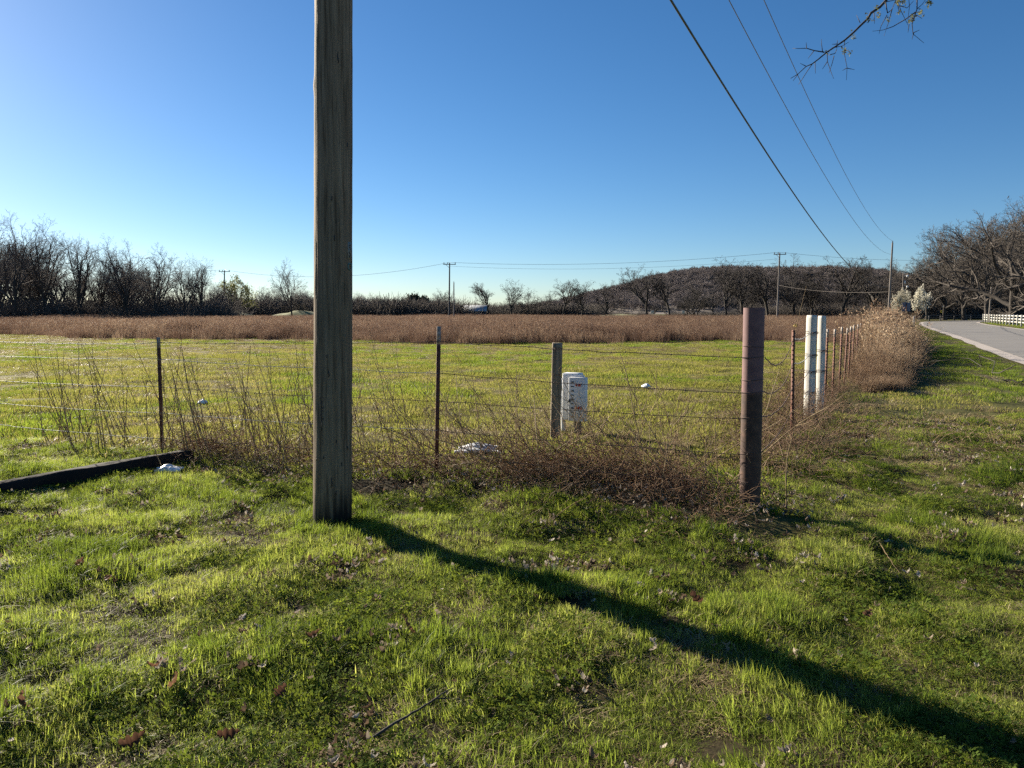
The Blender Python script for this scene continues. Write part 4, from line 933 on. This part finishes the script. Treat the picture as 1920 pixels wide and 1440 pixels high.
def brush():
    r = np.random.default_rng(12)
    # weed stalks by the left fence
    n = 150; x = r.uniform(-6.0, -.6, n); x = np.where(r.random(n) < .45, r.normal(-2.9, .8, n), x); y = yline(x) + r.normal(.35, .45, n)
    P = np.stack([x, y, H(x, y)], -1); D = np.stack([r.normal(-.18, .20, n), r.normal(0, .15, n), np.ones(n)], -1)
    stems('dry_weed_stalks', P, D, r.uniform(.5, 1.3, n), r.uniform(.004, .0068, n), .025, -.005, 6, 5, 'stalk', 'thin dry weed stalks leaning through the wire left of the pole', 'weeds', 13, 1)
    n = 190; x = np.where(r.random(n) < .5, r.normal(.6, .9, n), r.uniform(-1.2, 2.2, n)); y = yline(x) + r.uniform(-.1, 1.6, n)
    P = np.stack([x, y, H(x, y)], -1); D = np.stack([r.normal(-.35, .55, n), r.normal(0, .35, n), np.ones(n)], -1)
    stems('dry_weed_stalks', P, D, r.uniform(.35, 1.2, n), r.uniform(.0036, .0065, n), .06, -.05, 7, 4, 'stalk', 'arching dry stems tangled in the wire between pole and pipe', 'weeds', 14, 1)
    # tangled dead brush
    n = 7000; u = r.random(n); x = np.where(u < .74, r.uniform(-.1, 1.62, n), np.where(u < .80, r.normal(-.75, .22, n), np.where(u < .87, r.uniform(-2.6, .2, n), r.normal(-3.2, .3, n))))
    y = yline(x) + np.where(x > -.3, r.normal(.25, .52, n), r.normal(.12, .28, n)); hz = np.abs(r.normal(0, .13, n)) * np.exp(-((y - yline(x) - .2) / .7) ** 2)
    lump = vn(x * 1.6 + 4, y * 1.6, 91); kk = r.random(n) < .25 + 1.2 * sstep(.3, .6, lump); x, y, hz = x[kk], y[kk], hz[kk] * (.5 + 1.2 * lump[kk]); n = len(x)
    P = np.stack([x, y, H(x, y) + hz], -1); D = np.stack([r.normal(0, 1, n), r.normal(0, 1, n), r.normal(.25, .4, n)], -1)
    stems('dead_brush', P, D, r.uniform(.12, .6, n), r.uniform(.0012, .0034, n), .28, -.06, 5, 3, 'brush', 'low tangle of brown dead brush under the wire fence', 'brush', 15)
    n = 70; x = r.uniform(-1.2, 2.0, n); y = yline(x) + r.normal(.3, .45, n); P = np.stack([x, y, H(x, y) + r.uniform(.03, .2, n)], -1); D = np.stack([r.normal(.3, 1, n), r.normal(0, 1, n), r.normal(.2, .25, n)], -1)
    stems('bleached_canes', P, D, r.uniform(.3, .9, n), r.uniform(.003, .0055, n), .16, -.05, 7, 5, 'thatch', 'pale bleached canes lying over the brown brush', 'brush', 19, 1)
    # brush by the roadside posts
    n = 3400; s = r.uniform(1.3, 12, n); x = C_P[0] + .42 * s + r.normal(-.05, .38, n); y = C_P[1] + .908 * s + r.normal(.1, .3, n); k = y > C_P[1] + .5; x, y = x[k], y[k]; n = len(x)
    hz = np.abs(r.normal(0, .12, n)); P = np.stack([x, y, H(x, y) + hz], -1); D = np.stack([r.normal(0, .8, n), r.normal(0, .8, n), r.normal(.6, .5, n)], -1)
    stems('dead_brush', P, D, r.uniform(.15, .75, n), r.uniform(.0014, .0036, n), .22, -.06, 5, 3, 'roadbrush', 'straw and bramble tangle round the leaning post and white posts', 'brush', 16)
    n = 900; s = r.uniform(0, 1, n); x = 4.4 + 2.9 * s + r.normal(0, .35, n); y = 10.0 - 2.0 * s + r.normal(0, .5, n); P = np.stack([x, y, H(x, y)], -1); D = np.stack([r.normal(0, 1, n), r.normal(0, 1, n), r.normal(.3, .4, n)], -1)
    stems('dead_brush', P, D, r.uniform(.1, .45, n), r.uniform(.0014, .003, n), .25, -.06, 4, 3, 'brush', 'scattered dead stems on the verge right of the white posts', 'brush', 17)
brush()
# fence row grown over with brambles, farther along the road
def rowbush(seed, n=420):
    R = np.random.default_rng(seed); S_ = []
    for i in range(n):
        a = R.uniform(0, 6.283); p = np.array([R.normal(0, .30), R.normal(0, .30), 0]); d = np.array([math.cos(a) * .45, math.sin(a) * .45, R.uniform(.5, 1.2)]); L = R.uniform(.35, 1.15); rr = R.uniform(.003, .006)
        for k in range(6):
            d = d + R.normal(0, .22, 3); d[2] -= .07; d /= np.linalg.norm(d); q = p + d * L / 6; S_.append((*p, *q, rr, rr * .85)); p = q; rr *= .85
    return segs_mesh('b', S_, 3, M['roadbrush'])
row_src = source('row_bramble', [rowbush(700 + i) for i in range(5)] + [tallclump('t', 60, .3, .7, 1.15, 720 + i, 'roadbrush', .008, .9) for i in range(2)])
def fencerow():
    r = np.random.default_rng(18); n = 640; y = 15 + 74 * r.random(n) ** 1.45; xl = 5.0 + .5 * (y - 12) + .75; w = np.interp(y, [15, 20, 30, 83], [.5, .95, 1.35, 2.7]); u = r.random(n) ** 1.3; x = xl + u * w
    off = u * 2; s = (1.32 - 1.0 * u) * r.uniform(.4, 1.2, n) * np.interp(y, [15, 17, 20, 26, 60], [.22, .4, .75, 1.05, 1.2]); s = np.maximum(s, .28)
    idx = np.where((off < .8) & (r.random(n) < .4) & (y > 20), r.integers(5, 7, n), r.integers(0, 5, n)); s = np.where(idx > 4, s * 1.25, s)
    scatter('bramble_row', np.stack([x, y, 0 * x], -1), np.stack([0 * x, r.normal(.05, .08, n), r.uniform(0, 6.283, n)], -1), np.stack([s * 1.1, s * 1.1, s], -1), idx, row_src, 'overgrown row of tan brambles and dry grass along the roadside fence', 'brush')
fencerow()

# ------------------------------------------------------------------ dead leaves and twigs on the lawn
def oak_leaf(seed, mat, curl=.5, lobed=True):
    R = random.Random(seed); L = .085; n = 25; V = []; T = []
    for i in range(n):
        t = i / (n - 1); wv = .021 * math.sin(math.pi * min(t * 1.02 + .03, 1)) ** .6
        if lobed: wv *= .30 + 1.0 * abs(math.sin(t * math.pi * 3.6 + .5)) ** .8
        z = curl * .05 * (t - .5) ** 2 * 2 + R.gauss(0, .0015)
        for s in (-1, 0, 1): V.append(((t - .5) * L, s * wv, z + abs(s) * curl * .012 + R.gauss(0, .002)))
    Q = []
    for i in range(n - 1):
        a = i * 3; Q += [[a, a + 3, a + 4, a + 1], [a + 1, a + 4, a + 5, a + 2]]
    V += [(-.5 * L - .025, 0, -.002), (-.5 * L, .0012, 0), (-.5 * L, -.0012, 0)]; k = len(V)
    return np_mesh('leaf', V, Q, [[k - 3, k - 2, k - 1]], [M[mat]])
leaf_m = [oak_leaf(800 + i, 'leaf', .3 + .35 * i, i % 2 == 0) for i in range(5)]
leaf_src = source('leaf_bit', leaf_m)
def litter_leaves():
    r = np.random.default_rng(20); x, y = sample(64000, -6, 9, 2.1, 11, r)
    bare = vn(x * 3.3, y * 3.3, 31) * .6 + vn(x * 7, y * 7, 32) * .4; fb = np.where(x < C_P[0] + .4, np.exp(-((yline(x) - y + .3) / .75) ** 2) * sstep(-4.5, -1, x), 0)
    rv = sstep(1.5, 5, x) * sstep(5, 7.5, y)
    k = frus(x, y, .8) & ((r.random(len(x)) < .022 + .95 * (bare < .29) + .9 * fb + .10 * rv)) & (x < road_edge_x(y) - .2) & ((in_lawn(x, y)) | (fb > .2)); x, y = x[k], y[k]; n = len(x)
    s = r.uniform(.25, .62, n) * np.where(fb[k] > .3, .9, 1)
    scatter('leaf_litter', np.stack([x, y, H(x, y) + r.uniform(.008, .045, n)], -1), np.stack([r.normal(0, .5, n), r.normal(0, .5, n), r.uniform(0, 6.283, n)], -1), np.stack([s, s, s], -1), r.integers(0, 5, n), leaf_src, 'dead leaves and bits lying in hollows of the lawn', 'leaf litter')
litter_leaves()
red_m = [oak_leaf(850 + i, 'oakred', .5 + .4 * i) for i in range(3)]
for i, (px, py, sc, lab) in enumerate((
    (330, 1307, 1.25, 'russet oak leaf, largest, low left centre of the lawn'), (38, 1345, 1.0, 'russet oak leaf near the bottom left corner'), (292, 1280, .8, 'small russet oak leaf up-left of the largest one'),
    (525, 1318, 1.0, 'tan-red oak leaf to the right of the largest russet one'), (430, 1400, 1.0, 'russet oak leaf at the bottom edge below the pole foot'), (250, 1405, 1.1, 'dark russet leaf at the bottom edge left of centre'),
    (205, 1100, 1.0, 'russet oak leaf in the left middle of the lawn'), (150, 1080, 1.0, 'dark russet leaf near the left edge of the lawn'), (585, 1228, .9, 'russet oak leaf below the pole foot'),
    (765, 1213, 1.0, 'russet leaf lying below the pole shadow'), (1625, 1160, .9, 'orange-tan leaf between the two long shadows'), (1310, 1150, 1.1, 'brown oak leaf just right of the middle of the pole shadow'))):
    b = gnd(px, py); o = link('oak_leaf', red_m[i % 3], loc=(b[0], b[1], float(H(b[0], b[1])) + .05)); o.scale = (sc * .95,) * 3
    o.rotation_euler = (random.gauss(.5, .3), random.gauss(-.2, .3), random.uniform(0, 6.28)); tag(o, lab, 'leaf', 'russet oak leaves on the lawn')
def stick(px0, py0, px1, py1, r, label, bend=.05, seed=0, mat='bark', forks=4):
    R = np.random.default_rng(seed); a, b = gnd(px0, py0), gnd(px1, py1); n = 14; t = np.linspace(0, 1, n)[:, None]; P = a + (b - a) * t; L = np.linalg.norm(b - a)
    P += np.cumsum(R.normal(0, bend * L / n, (n, 3)), 0) * [1, 1, .6]; P[:, 2] = H(P[:, 0], P[:, 1]) + .05 + np.abs(P[:, 2]); m = MB(); m.tube(P, np.linspace(r, r * .35, n), 6)
    for f in range(forks):
        i = R.integers(3, n - 2); d = R.normal(0, 1, 3) * [1, 1, .35]; d /= np.linalg.norm(d); q = [P[i], P[i] + d * L * .08, P[i] + d * L * .17 + R.normal(0, L * .02, 3)]; q = [np.array([v[0], v[1], max(v[2], .02)]) for v in q]; m.tube(q, [r * .55, r * .4, r * .2], 5)
    tag(m.build('fallen_branch', M[mat], None, True), label, 'branch')
stick(1925, 722, 1800, 712, .016, 'crooked dark fallen branch on the verge at right', .55, 4, forks=6)
stick(1905, 735, 1835, 690, .011, 'thin dark branch lying behind the crooked one at right', .6, 6, forks=4)
stick(700, 1405, 860, 1330, .006, 'thin dark twig lying low in the centre foreground', .12, 7, forks=2)
stick(1650, 1030, 1690, 1085, .004, 'pale straw stem lying by the pipe shadow', .1, 9, 'thatch', 1)

# ------------------------------------------------------------------ far poles and wires
def far_pole(px, topy, Y, r, label, lean_px=0, arm=0.0, mat='farwood', lamp=False, ins=True):
    b = at(px - lean_px, 600, Y); b[2] = 0; t = at(px, topy, Y) - b; e = empty('utility_pole', tuple(b))
    zs = np.linspace(0, 1, 12)[:, None]; MB().tube(t * zs - [0, 0, .2] * (1 - zs), np.linspace(r, r * .65, 12), 12).build('shaft', M[mat], e, True)
    if arm:
        MB().box(t + np.array([0, -.12, -.25]), (arm, .10, .12)).build('crossarm', M[mat], e)
        for k in (-.45, -.15, .45): MB().tube([t + np.array([k * arm, -.12, -.2]), t + np.array([k * arm, -.12, .0]), t + np.array([k * arm, -.12, .1])], [.05, .07, .04], 8).build('insulator', M['darkgap'], e)
        MB().tube([t + np.array([-arm * .3, -.13, -.3]), t + np.array([0, -.14, -.9])], .03, 5).build('arm_brace', M[mat], e)
    elif ins: MB().tube([t, t + np.array([0, 0, .12]), t + np.array([0, 0, .25])], [.04, .07, .03], 8).build('insulator', M['darkgap'], e)
    if lamp:
        MB().tube([t + np.array([0, 0, -.8]), t + np.array([.5, -.1, -.65]), t + np.array([.75, -.1, -.65])], .035, 6).build('lamp_arm', M['lampwhite'], e)
        MB().tube([t + np.array([.75, -.1, -.55]), t + np.array([.75, -.1, -.7]), t + np.array([.75, -.1, -.95])], [.1, .22, .16], 12).build('lamp_head', M['lampwhite'], e)
        MB().box(t + np.array([.32, -.1, -1.9]), (.28, .2, .6), None, .04).build('meter_can', M['lampwhite'], e)
        MB().box(t + np.array([.85, -.1, -2.7]), (.35, .2, .35), None, .05).build('flood_lamp', M['lampwhite'], e); MB().tube([t + np.array([0, 0, -2.5]), t + np.array([.85, -.1, -2.6])], .03, 5).build('lamp_arm', M['lampwhite'], e)
    tag(e, label, 'utility pole'); return b + t
p1 = far_pole(421, 507, 150, .16, 'far utility pole with crossarm in front of the left treeline', 2, 2.2, 'darkwood')
p2 = far_pole(843, 493, 132, .16, 'far dark crossarm pole standing left of the grey-roofed shed', 1, 2.2, 'darkwood')
p3 = far_pole(851, 530, 140, .14, 'short pale pole right beside the far dark crossarm pole', 0, 0, ins=True)
p4 = far_pole(1462, 474, 122, .16, 'leaning far crossarm pole between the pipe and the white posts', 5, 2.0)
p5 = far_pole(1673.5, 455, 98, .15, 'tall roadside pole where the overhead wires end', 8, 0)
p6 = far_pole(1694, 510, 140, .14, 'roadside pole with white lamps behind the left blossom tree', 3, 0, lamp=True, ins=False)
p7 = far_pole(1859, 538, 112, .13, 'short grey pole at the far end of the white rail fence', 5, 0, ins=False)
def wire(name, a, b, sag, r, mat, label, n=40):
    t = np.linspace(0, 1, n)[:, None]; P = np.array(a) + (np.array(b) - np.array(a)) * t; P[:, 2] -= (4 * sag * t * (1 - t))[:, 0]
    o = MB().tube(P - P[0], r, 6).build(name, M[mat], None); o.location = P[0]; tag(o, label, 'wire')
p0 = at(-420, 500, 165); up = np.array([0, 0, .1])
p4r = at(1990, 470, 150)
wire('power_line', p0, p1 + up, 1.2, .02, 'line', 'thin line wire running left from the left far pole over the treeline')
wire('power_line', p1 + up, p2 + up, 1.9, .022, 'line', 'thin line wire between the left far pole and the pole by the shed')
wire('power_line', p2 + up, p4 + up, 1.0, .022, 'line', 'upper thin line wire from the pole by the shed to the leaning far pole')
wire('power_line', p2 - [0, 0, .55], p4 - [0, 0, .95], 1.0, .016, 'line', 'lower faint line wire from the pole by the shed to the leaning far pole')
wire('power_line', p4 + up, p4r, 1.6, .02, 'line', 'thin line wire running right from the leaning far pole into the oaks')
wire('power_line', p4 - [0, 0, 5.2], p5 - [0, 0, 6.3], .5, .02, 'farwood', 'low service wire between the leaning far pole and the roadside pole')
def overhead(name, pix, near_z, end, r, mat, label):
    d = ray(*pix[0]); t = (near_z - CAM_H) / d[2]; A = np.array([d[0] * t, d[1] * t]); B = end[:2]; u = (B - A) / np.linalg.norm(B - A); nrm = np.array([u[1], -u[0]])
    s, z = [], []
    for px, py in pix:
        d = ray(px, py); tt = (A @ nrm) / (d[:2] @ nrm); p = d * tt; s.append((p[:2] - A) @ u); z.append(CAM_H + p[2])
    s.append(np.linalg.norm(B - A)); z.append(end[2]); w = np.ones(len(s)); w[-1] = 3
    c = np.polyfit(s, z, 3, w=w); S_ = np.r_[np.linspace(-14, s[-1], 90)]
    P = np.stack([A[0] + u[0] * S_, A[1] + u[1] * S_, np.polyval(c, S_)], -1); P[-1] = end
    o = MB().tube(P - P[0], r, 8).build(name, M[mat], None, True); o.location = P[0]; tag(o, label, 'wire')
overhead('overhead_cable', [(1262, 0), (1300, 72), (1370, 185), (1440, 291), (1500, 380), (1537, 430), (1575, 479), (1597, 503)], 6.0, p5 - [0, 0, 5.7], .017, 'cable', 'thick dark green cable slanting down across the sky to the roadside pole')
overhead('overhead_wire', [(1365, 0), (1470, 190), (1553, 340), (1575, 375), (1600, 412), (1625, 445), (1650, 467)], 8.6, p5 - [0, 0, 1.5], .011, 'line', 'thin overhead wire just right of the thick green cable')
overhead('overhead_wire', [(1432, 0), (1512, 175), (1592, 340), (1617, 384), (1640, 417), (1655, 437)], 9.6, p5 + [0, 0, .2], .011, 'line', 'rightmost thin overhead wire ending at the pole top')

# ------------------------------------------------------------------ things by the road
def road_sign():
    b = at(1697, 620, 62); b[2] = 0; e = empty('road_sign', tuple(b)); e.rotation_euler[2] = math.radians(-14); zt = at(1697, 567, 62)[2]; zb = at(1697, 584, 62)[2]
    MB().box((0, 0, (zt + zb) / 2), (.62, .012, zt - zb), None, .005).build('sign_panel', M['signback'], e)
    MB().box((0, -.035, zt / 2 - .1), (.06, .045, zt + .1)).build('sign_post', M['tpost'], e)
    tag(e, 'grey back of a square road sign standing in the brambles', 'sign')
road_sign()
def marker():
    b = at(1713, 612, 88); b[2] = 0; e = empty('marker_post', tuple(b)); zt = at(1713, 593, 88)[2]
    MB().box((0, 0, zt / 2), (.22, .10, zt), None, .03).build('post', M['white_paint'], e); MB().box((0, -.053, zt - .15), (.16, .006, .10)).build('reflector', M['farwood'], e)
    tag(e, 'pale marker post at the road edge beyond the sign', 'marker post')
marker()
def rail_fence():
    a = np.array([51.5, 73.0, 0]); b = np.array([74.8, 119.0, 0]); e = empty('rail_fence', tuple(a)); n = 17; e.rotation_euler[2] = math.atan2(b[1] - a[1], b[0] - a[0]); L = np.linalg.norm(b - a)
    post = MB().box((0, 0, .62), (.15, .15, 1.34), None, .02).mesh('post', [M['white_paint']]); rail = MB().box((0, 0, 0), (L / n - .02, .05, .13)).mesh('rail', [M['white_paint']])
    for i in range(n + 1):
        o = link('post', post, e, (i * L / n, 0, 0))
        if i < n:
            for z in (.42, .78, 1.14): link('rail', rail, e, ((i + .5) * L / n, -.11, z))
    tag(e, 'white three-rail board fence on the far side of the road', 'fence')
    # dark low guard rail round the bend
    D = np.gradient(RL, axis=0); D /= np.linalg.norm(D, axis=1)[:, None]; off = RL + np.stack([-D[:, 1], D[:, 0]], -1) * 2.2; P = off[(off[:, 0] > 66) & (off[:, 0] < 150)][::3]
    e = empty('guard_rail', (P[0][0], P[0][1], 0)); o = np.array([P[0][0], P[0][1], 0])
    for i, q in enumerate(P):
        MB().box(np.array([q[0], q[1], .5]) - o, (.18, .18, 1.1)).build('post', M['darkwood'], e)
        if i < len(P) - 1:
            for z in (.55, .95): MB().tube([np.array([q[0], q[1], z]) - o, np.array([*P[i + 1], z]) - o], .09, 6).build('rail', M['darkwood'], e)
    tag(e, 'long low dark rail fence round the outside of the road bend', 'fence')
rail_fence()
def arrow_sign():
    Y = 158; b = at(1768, 600, Y); b[2] = 0; e = empty('arrow_sign', tuple(b)); z = at(1768, 584, Y)[2]
    MB().box((0, 0, z), (1.0, .03, .5), None, .01).build('sign_panel', M['yellow'], e); MB().box((0, .05, z / 2), (.1, .07, z)).build('sign_post', M['farwood'], e)
    m = MB(); m.box((0, -.02, z), (.45, .008, .12)); m.add([[-.42, -.02, z], [-.2, -.02, z + .19], [-.2, -.02, z - .19], [.42, -.02, z], [.2, -.02, z - .19], [.2, -.02, z + .19]], None, [[0, 2, 1], [3, 5, 4]]); m.build('double_arrow', M['black'], e)
    m = MB(); A = np.linspace(-1, 1, 7); m.tube([(0, 0, z + .95 + .2 * a) for a in A], [.03 + .19 * math.sqrt(max(1 - a * a, 0)) for a in A], 10); m.build('white_globe', M['lampwhite'], e); MB().tube([(0, .02, z), (0, .02, z + .8)], .03, 5).build('globe_stem', M['farwood'], e)
    tag(e, 'small yellow double-arrow sign facing the road at the bend', 'sign')
arrow_sign()
def shed():
    Y = 196; a, b = at(872, 592, Y), at(911, 592, Y); w = b[0] - a[0]; e = empty('shed', ((a[0] + b[0]) / 2, Y, 0)); ze = at(890, 583, Y)[2]; zr = at(890, 572.5, Y)[2]; d = 6.0
    MB().box((0, 0, ze / 2), (w, d, ze)).build('wall', M['shedwall'], e)
    for s in (-1, 1):
        m = MB(); r0 = np.array([-w / 2 - .3, 0, zr]); r1 = np.array([w / 2 + .3, 0, zr]); e0 = np.array([-w / 2 - .3, s * (d / 2 + .4), ze - .1]); e1 = np.array([w / 2 + .3, s * (d / 2 + .4), ze - .1]); k = np.array([0, 0, .08])
        m.add([r0, r1, e1, e0, r0 + k, r1 + k, e1 + k, e0 + k], [[0, 1, 2, 3], [4, 7, 6, 5], [0, 4, 5, 1], [3, 2, 6, 7], [0, 3, 7, 4], [1, 5, 6, 2]]); m.build('roof_slope', M['roof'], e)
    for s in (-1, 1): MB().add([[s * w / 2, -d / 2, ze], [s * w / 2, d / 2, ze], [s * w / 2, 0, zr]], None, [[0, 1, 2]]).build('gable', M['shedwall'], e)
    MB().box((w * .36, -d / 2 - .02, ze * .45), (w * .2, .06, ze * .85)).build('door_opening', M['black'], e)
    tag(e, 'long low shed with pale grey metal roof in the distance', 'shed')
shed()
for px, py, lab in ((1223, 585, 'tiny white sign under the tall crooked tree far off'), (1281, 585, 'tiny white sign left of a small tree at the foot of the hill')):
    b = at(px, 596, 190); b[2] = 0; e = empty('far_sign', tuple(b)); z = at(px, py, 190)[2]; MB().box((0, 0, z), (.7, .05, .8), None, .02).build('sign_panel', M['white_paint'], e); MB().box((0, .06, z / 2), (.1, .06, z)).build('sign_post', M['farwood'], e); tag(e, lab, 'sign')

# ------------------------------------------------------------------ overhanging budding branch, top right
def overhang():
    Y = 4.2; e = empty('tree_branch', tuple(at(1668, -60, Y))); o = np.array(e.location); rs = random.Random(5)
    def pt(cx, cy, dY=0.0): return at(1440 + cx * 360 / 1920, cy * 200 / 1067, Y + dY) - o
    main = [(1420, -260, .3), (1290, -120, .15), (1175, 10, .05), (1120, 70, 0), (1030, 130, -.02), (1000, 185, -.03), (930, 250, -.05), (860, 320, -.05), (770, 400, -.06), (690, 455, -.06), (590, 520, -.08), (500, 595, -.09), (440, 640, -.1), (380, 665, -.1), (300, 740, -.12), (225, 785, -.12)]
    MB().tube([pt(*p) for p in main], np.linspace(.0085, .0014, len(main)), 7).build('main_stem', M['bark'], e, True)
    sub = [[(565, 522), (460, 505), (385, 482), (300, 485), (245, 483)], [(545, 515), (535, 440), (535, 390)], [(385, 482), (382, 425)], [(460, 508), (400, 585)], [(440, 645), (400, 700), (330, 810), (305, 845)], [(300, 740), (250, 810)], [(380, 662), (320, 632)], [(470, 620), (474, 735)], [(590, 530), (595, 620), (630, 720), (657, 787)], [(590, 620), (545, 690)], [(610, 550), (670, 535), (690, 490), (685, 465)], [(660, 560), (640, 640), (610, 730)], [(765, 410), (765, 540), (790, 675), (785, 800)], [(790, 680), (745, 705)], [(790, 682), (865, 697)], [(765, 490), (835, 530)], [(690, 440), (640, 443)], [(690, 440), (695, 400)], [(920, 225), (885, 150)], [(1060, 130), (1065, 235)], [(1175, 20), (1270, 0), (1330, -60)], [(1175, 20), (1195, 130), (1240, 95), (1275, 10), (1290, -80)], [(1240, 95), (1200, 240), (1160, 360)], [(1190, 150), (1130, 260), (1110, 340)], [(1490, -150), (1490, 90), (1440, 240), (1450, 340), (1560, 430)], [(1475, 120), (1380, 190), (1250, 265), (1150, 300), (1045, 312)], [(1290, 0), (1330, 110), (1400, 250)], [(1410, 245), (1400, 325)], [(1480, 150), (1540, 185)], [(1450, 330), (1515, 300)], [(1400, -80), (1415, 60), (1400, 200)], [(1330, 60), (1390, 80), (1455, 10)], [(1455, 335), (1440, 395)], [(1490, 90), (1545, 40), (1600, -40)], [(640, 480), (740, 460), (810, 420)], [(1300, 60), (1310, 130)]]
    for s in sub:
        k = 2.6 if s[0][1] < -90 or len(s) > 4 else 1
        MB().tube([pt(x, y, rs.uniform(-.08, .08) - .05) if i else pt(x, y, -.05) for i, (x, y) in enumerate(s)], np.linspace(.0024 * (1 + .3 * (k - 1)), .0009, len(s)), 5).build('twig', M['bark'], e)
    for cx, cy, n in ((1085, 160, 8), (1005, 190, 7), (845, 355, 9), (765, 490, 9), (1310, 30, 14), (1355, 25, 8), (1310, 130, 5), (1425, 200, 12), (1450, 180, 8), (1520, 130, 10), (1610, 30, 16), (1200, 190, 6), (1075, 75, 4), (590, 530, 4), (830, 530, 4)):
        c = np.array([pt(cx + rs.gauss(0, 14), cy + rs.gauss(0, 18), rs.gauss(-.05, .02)) for _ in range(n)]); V, Q = leaf_quads(c, .0055, 4, .004, cx)
        link('bud_cluster', np_mesh('bud_cluster', V, Q, None, [M['bud']]), e)
    tag(e, 'bare budding branch hanging into the sky at the top right', 'branch')
overhang()
def small_bird():
    cr = [c for c in big_oak.children if c.name.startswith('crown')][0]; me = cr.data; co = np.empty(len(me.vertices) * 3, np.float32); me.vertices.foreach_get('co', co); co = co.reshape(-1, 3)
    th = big_oak.rotation_euler[2]; k = big_oak.scale[2]; rx = co[:, 0] * math.cos(th) - co[:, 1] * math.sin(th); sc = co[:, 2] - .25 * np.abs(rx + .05); q = co[sc.argmax()]
    t = Vector(big_oak.location) + Matrix.Rotation(th, 3, 'Z') @ (Vector(q) * k) + Vector((.03, 0, .12))
    e = empty('bird', t); P = [(-.16, 0, -.16), (-.08, 0, -.07), (-.02, 0, 0), (.03, 0, .09), (.05, 0, .16), (.075, 0, .205), (.10, 0, .215), (.15, 0, .21)]
    MB().tube(P, [.012, .03, .06, .07, .05, .05, .035, .006], 8).build('body', M['bird'], e, True); tag(e, 'small dark bird perched on the top of the big oak', 'bird')
small_bird()
